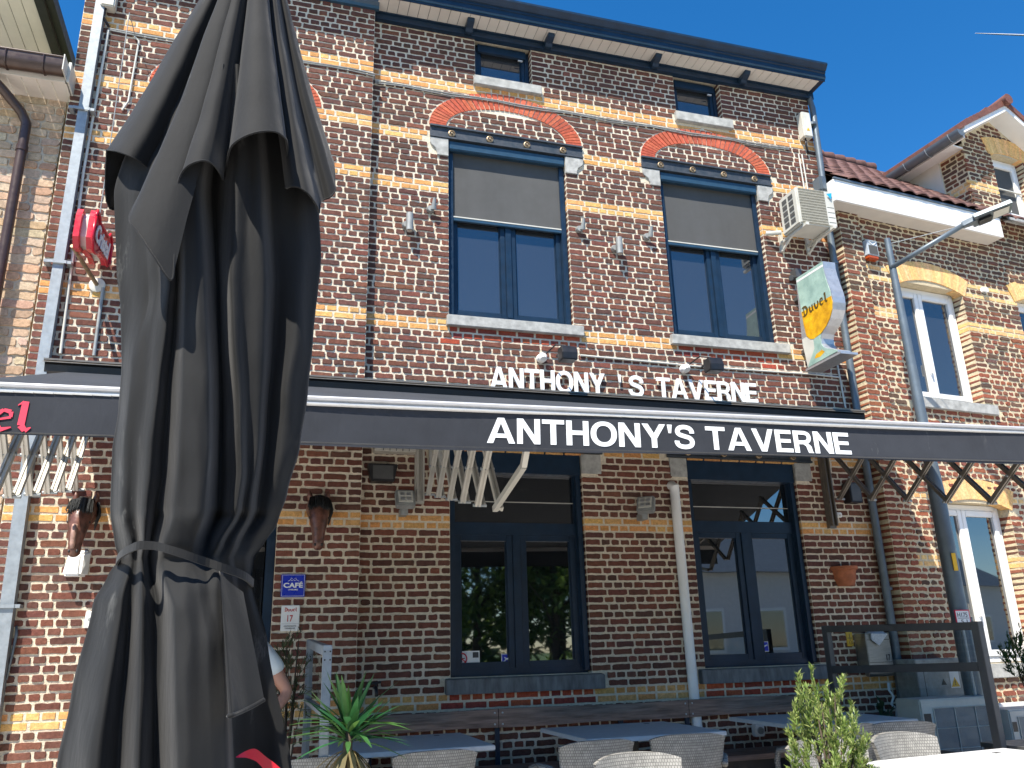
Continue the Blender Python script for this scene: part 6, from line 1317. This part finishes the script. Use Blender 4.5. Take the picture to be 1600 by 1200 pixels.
for i in range(7):
    x=4.5+i*1.5; e=empty('hedge_bush',(x,-20.5-(i%3),GZ),['low bush','round bush','small bush','loose bush','dark bush','pale bush','end bush'][i]+' on the verge mirrored in the lower tavern window, number %d from the left'%(i+1) if False else ['low leafy','round leafy','small leafy','loose leafy','dark leafy','pale leafy','outermost leafy'][i]+' verge bush mirrored in the lower tavern window','bush','verge bushes across the street')
    m_=MB()
    for k in range(500): q=Vector((r_.gauss(0,.45),r_.gauss(0,.35),abs(r_.gauss(0,.4)))); leaf(m_,Vector((x,-20.5-(i%3),GZ))+q,Vector((r_.uniform(-1,1),r_.uniform(-1,1),r_.uniform(0,1))),.22,.06,.3,2)
    m_.build('foliage','olive' if i%2 else 'leaf',e,recalc=False)
def house(x0,x1,y,zt,lab,gar=True,ridge=2.2):
    e=empty('house',((x0+x1)/2,y-3,GZ),lab,'building'); m_=MB(); m_.box((x0,y-7,GZ),(x1,y,zt)); m_.build('wall','render',e)
    m_=MB(); m_.add([(x0-.4,y+.4,zt),(x1+.4,y+.4,zt),(x1+.4,y-7.4,zt),(x0-.4,y-7.4,zt),(x0+1.4,y-3.5,zt+ridge),(x1-1.4,y-3.5,zt+ridge)],[(0,1,5,4),(2,3,4,5),(1,2,5),(3,0,4),(3,2,1,0)]); m_.build('roof','zinc',e)
    n=int((x1-x0)/2.4)
    for i in range(n):
        xa=x0+.7+i*2.4
        m_=MB(); m_.box((xa,y+.002,1.0),(xa+1.2,y+.05,2.4)); w=m_.build('window','white',e); m_=MB(); m_.box((xa+.1,y+.052,1.1),(xa+1.1,y+.06,2.3)); m_.build('glass_pane','glass',w)
    if gar: m_=MB(); m_.box((x0+.3+n*2.4-2.4,y+.07,GZ),(x0+2.4+n*2.4-2.4,y+.1,2.3)); m_.build('garage_door','metalgrey',e)
house(13.2,24,-18.5,3.6,'white rendered house across the street, mirrored in the right tavern window',True)
house(26,44,-22,3.8,'low house with dark hipped roof mirrored in the white framed window',False,3.)
r_=random.Random(77); m_=MB()
for i in range(9000):
    x=r_.uniform(-25,75); h=5.5+2.2*noise.noise(Vector((x*.12,0,0)))+1.2*noise.noise(Vector((x*.5,3,0))); leaf(m_,Vector((x,-42+r_.gauss(0,1.2),h*r_.random()**.8)),Vector((r_.uniform(-1,1),r_.uniform(-1,1),r_.uniform(-.6,.8))),.9,.6,.2,2)
one(m_,'woodland','leaf','far line of woodland trees beyond the road, mirrored in the tavern windows','wood',kind='stuff',recalc=False)
# contrail
m_=MB(); P=[at(1524,52,900),at(1560,53.5,900),at(1640,56.5,900)]; m_.tube(P,[.5,1.3,1.8],6); one(m_,'contrail','white','thin white aircraft contrail in the blue sky at the top right','contrail')
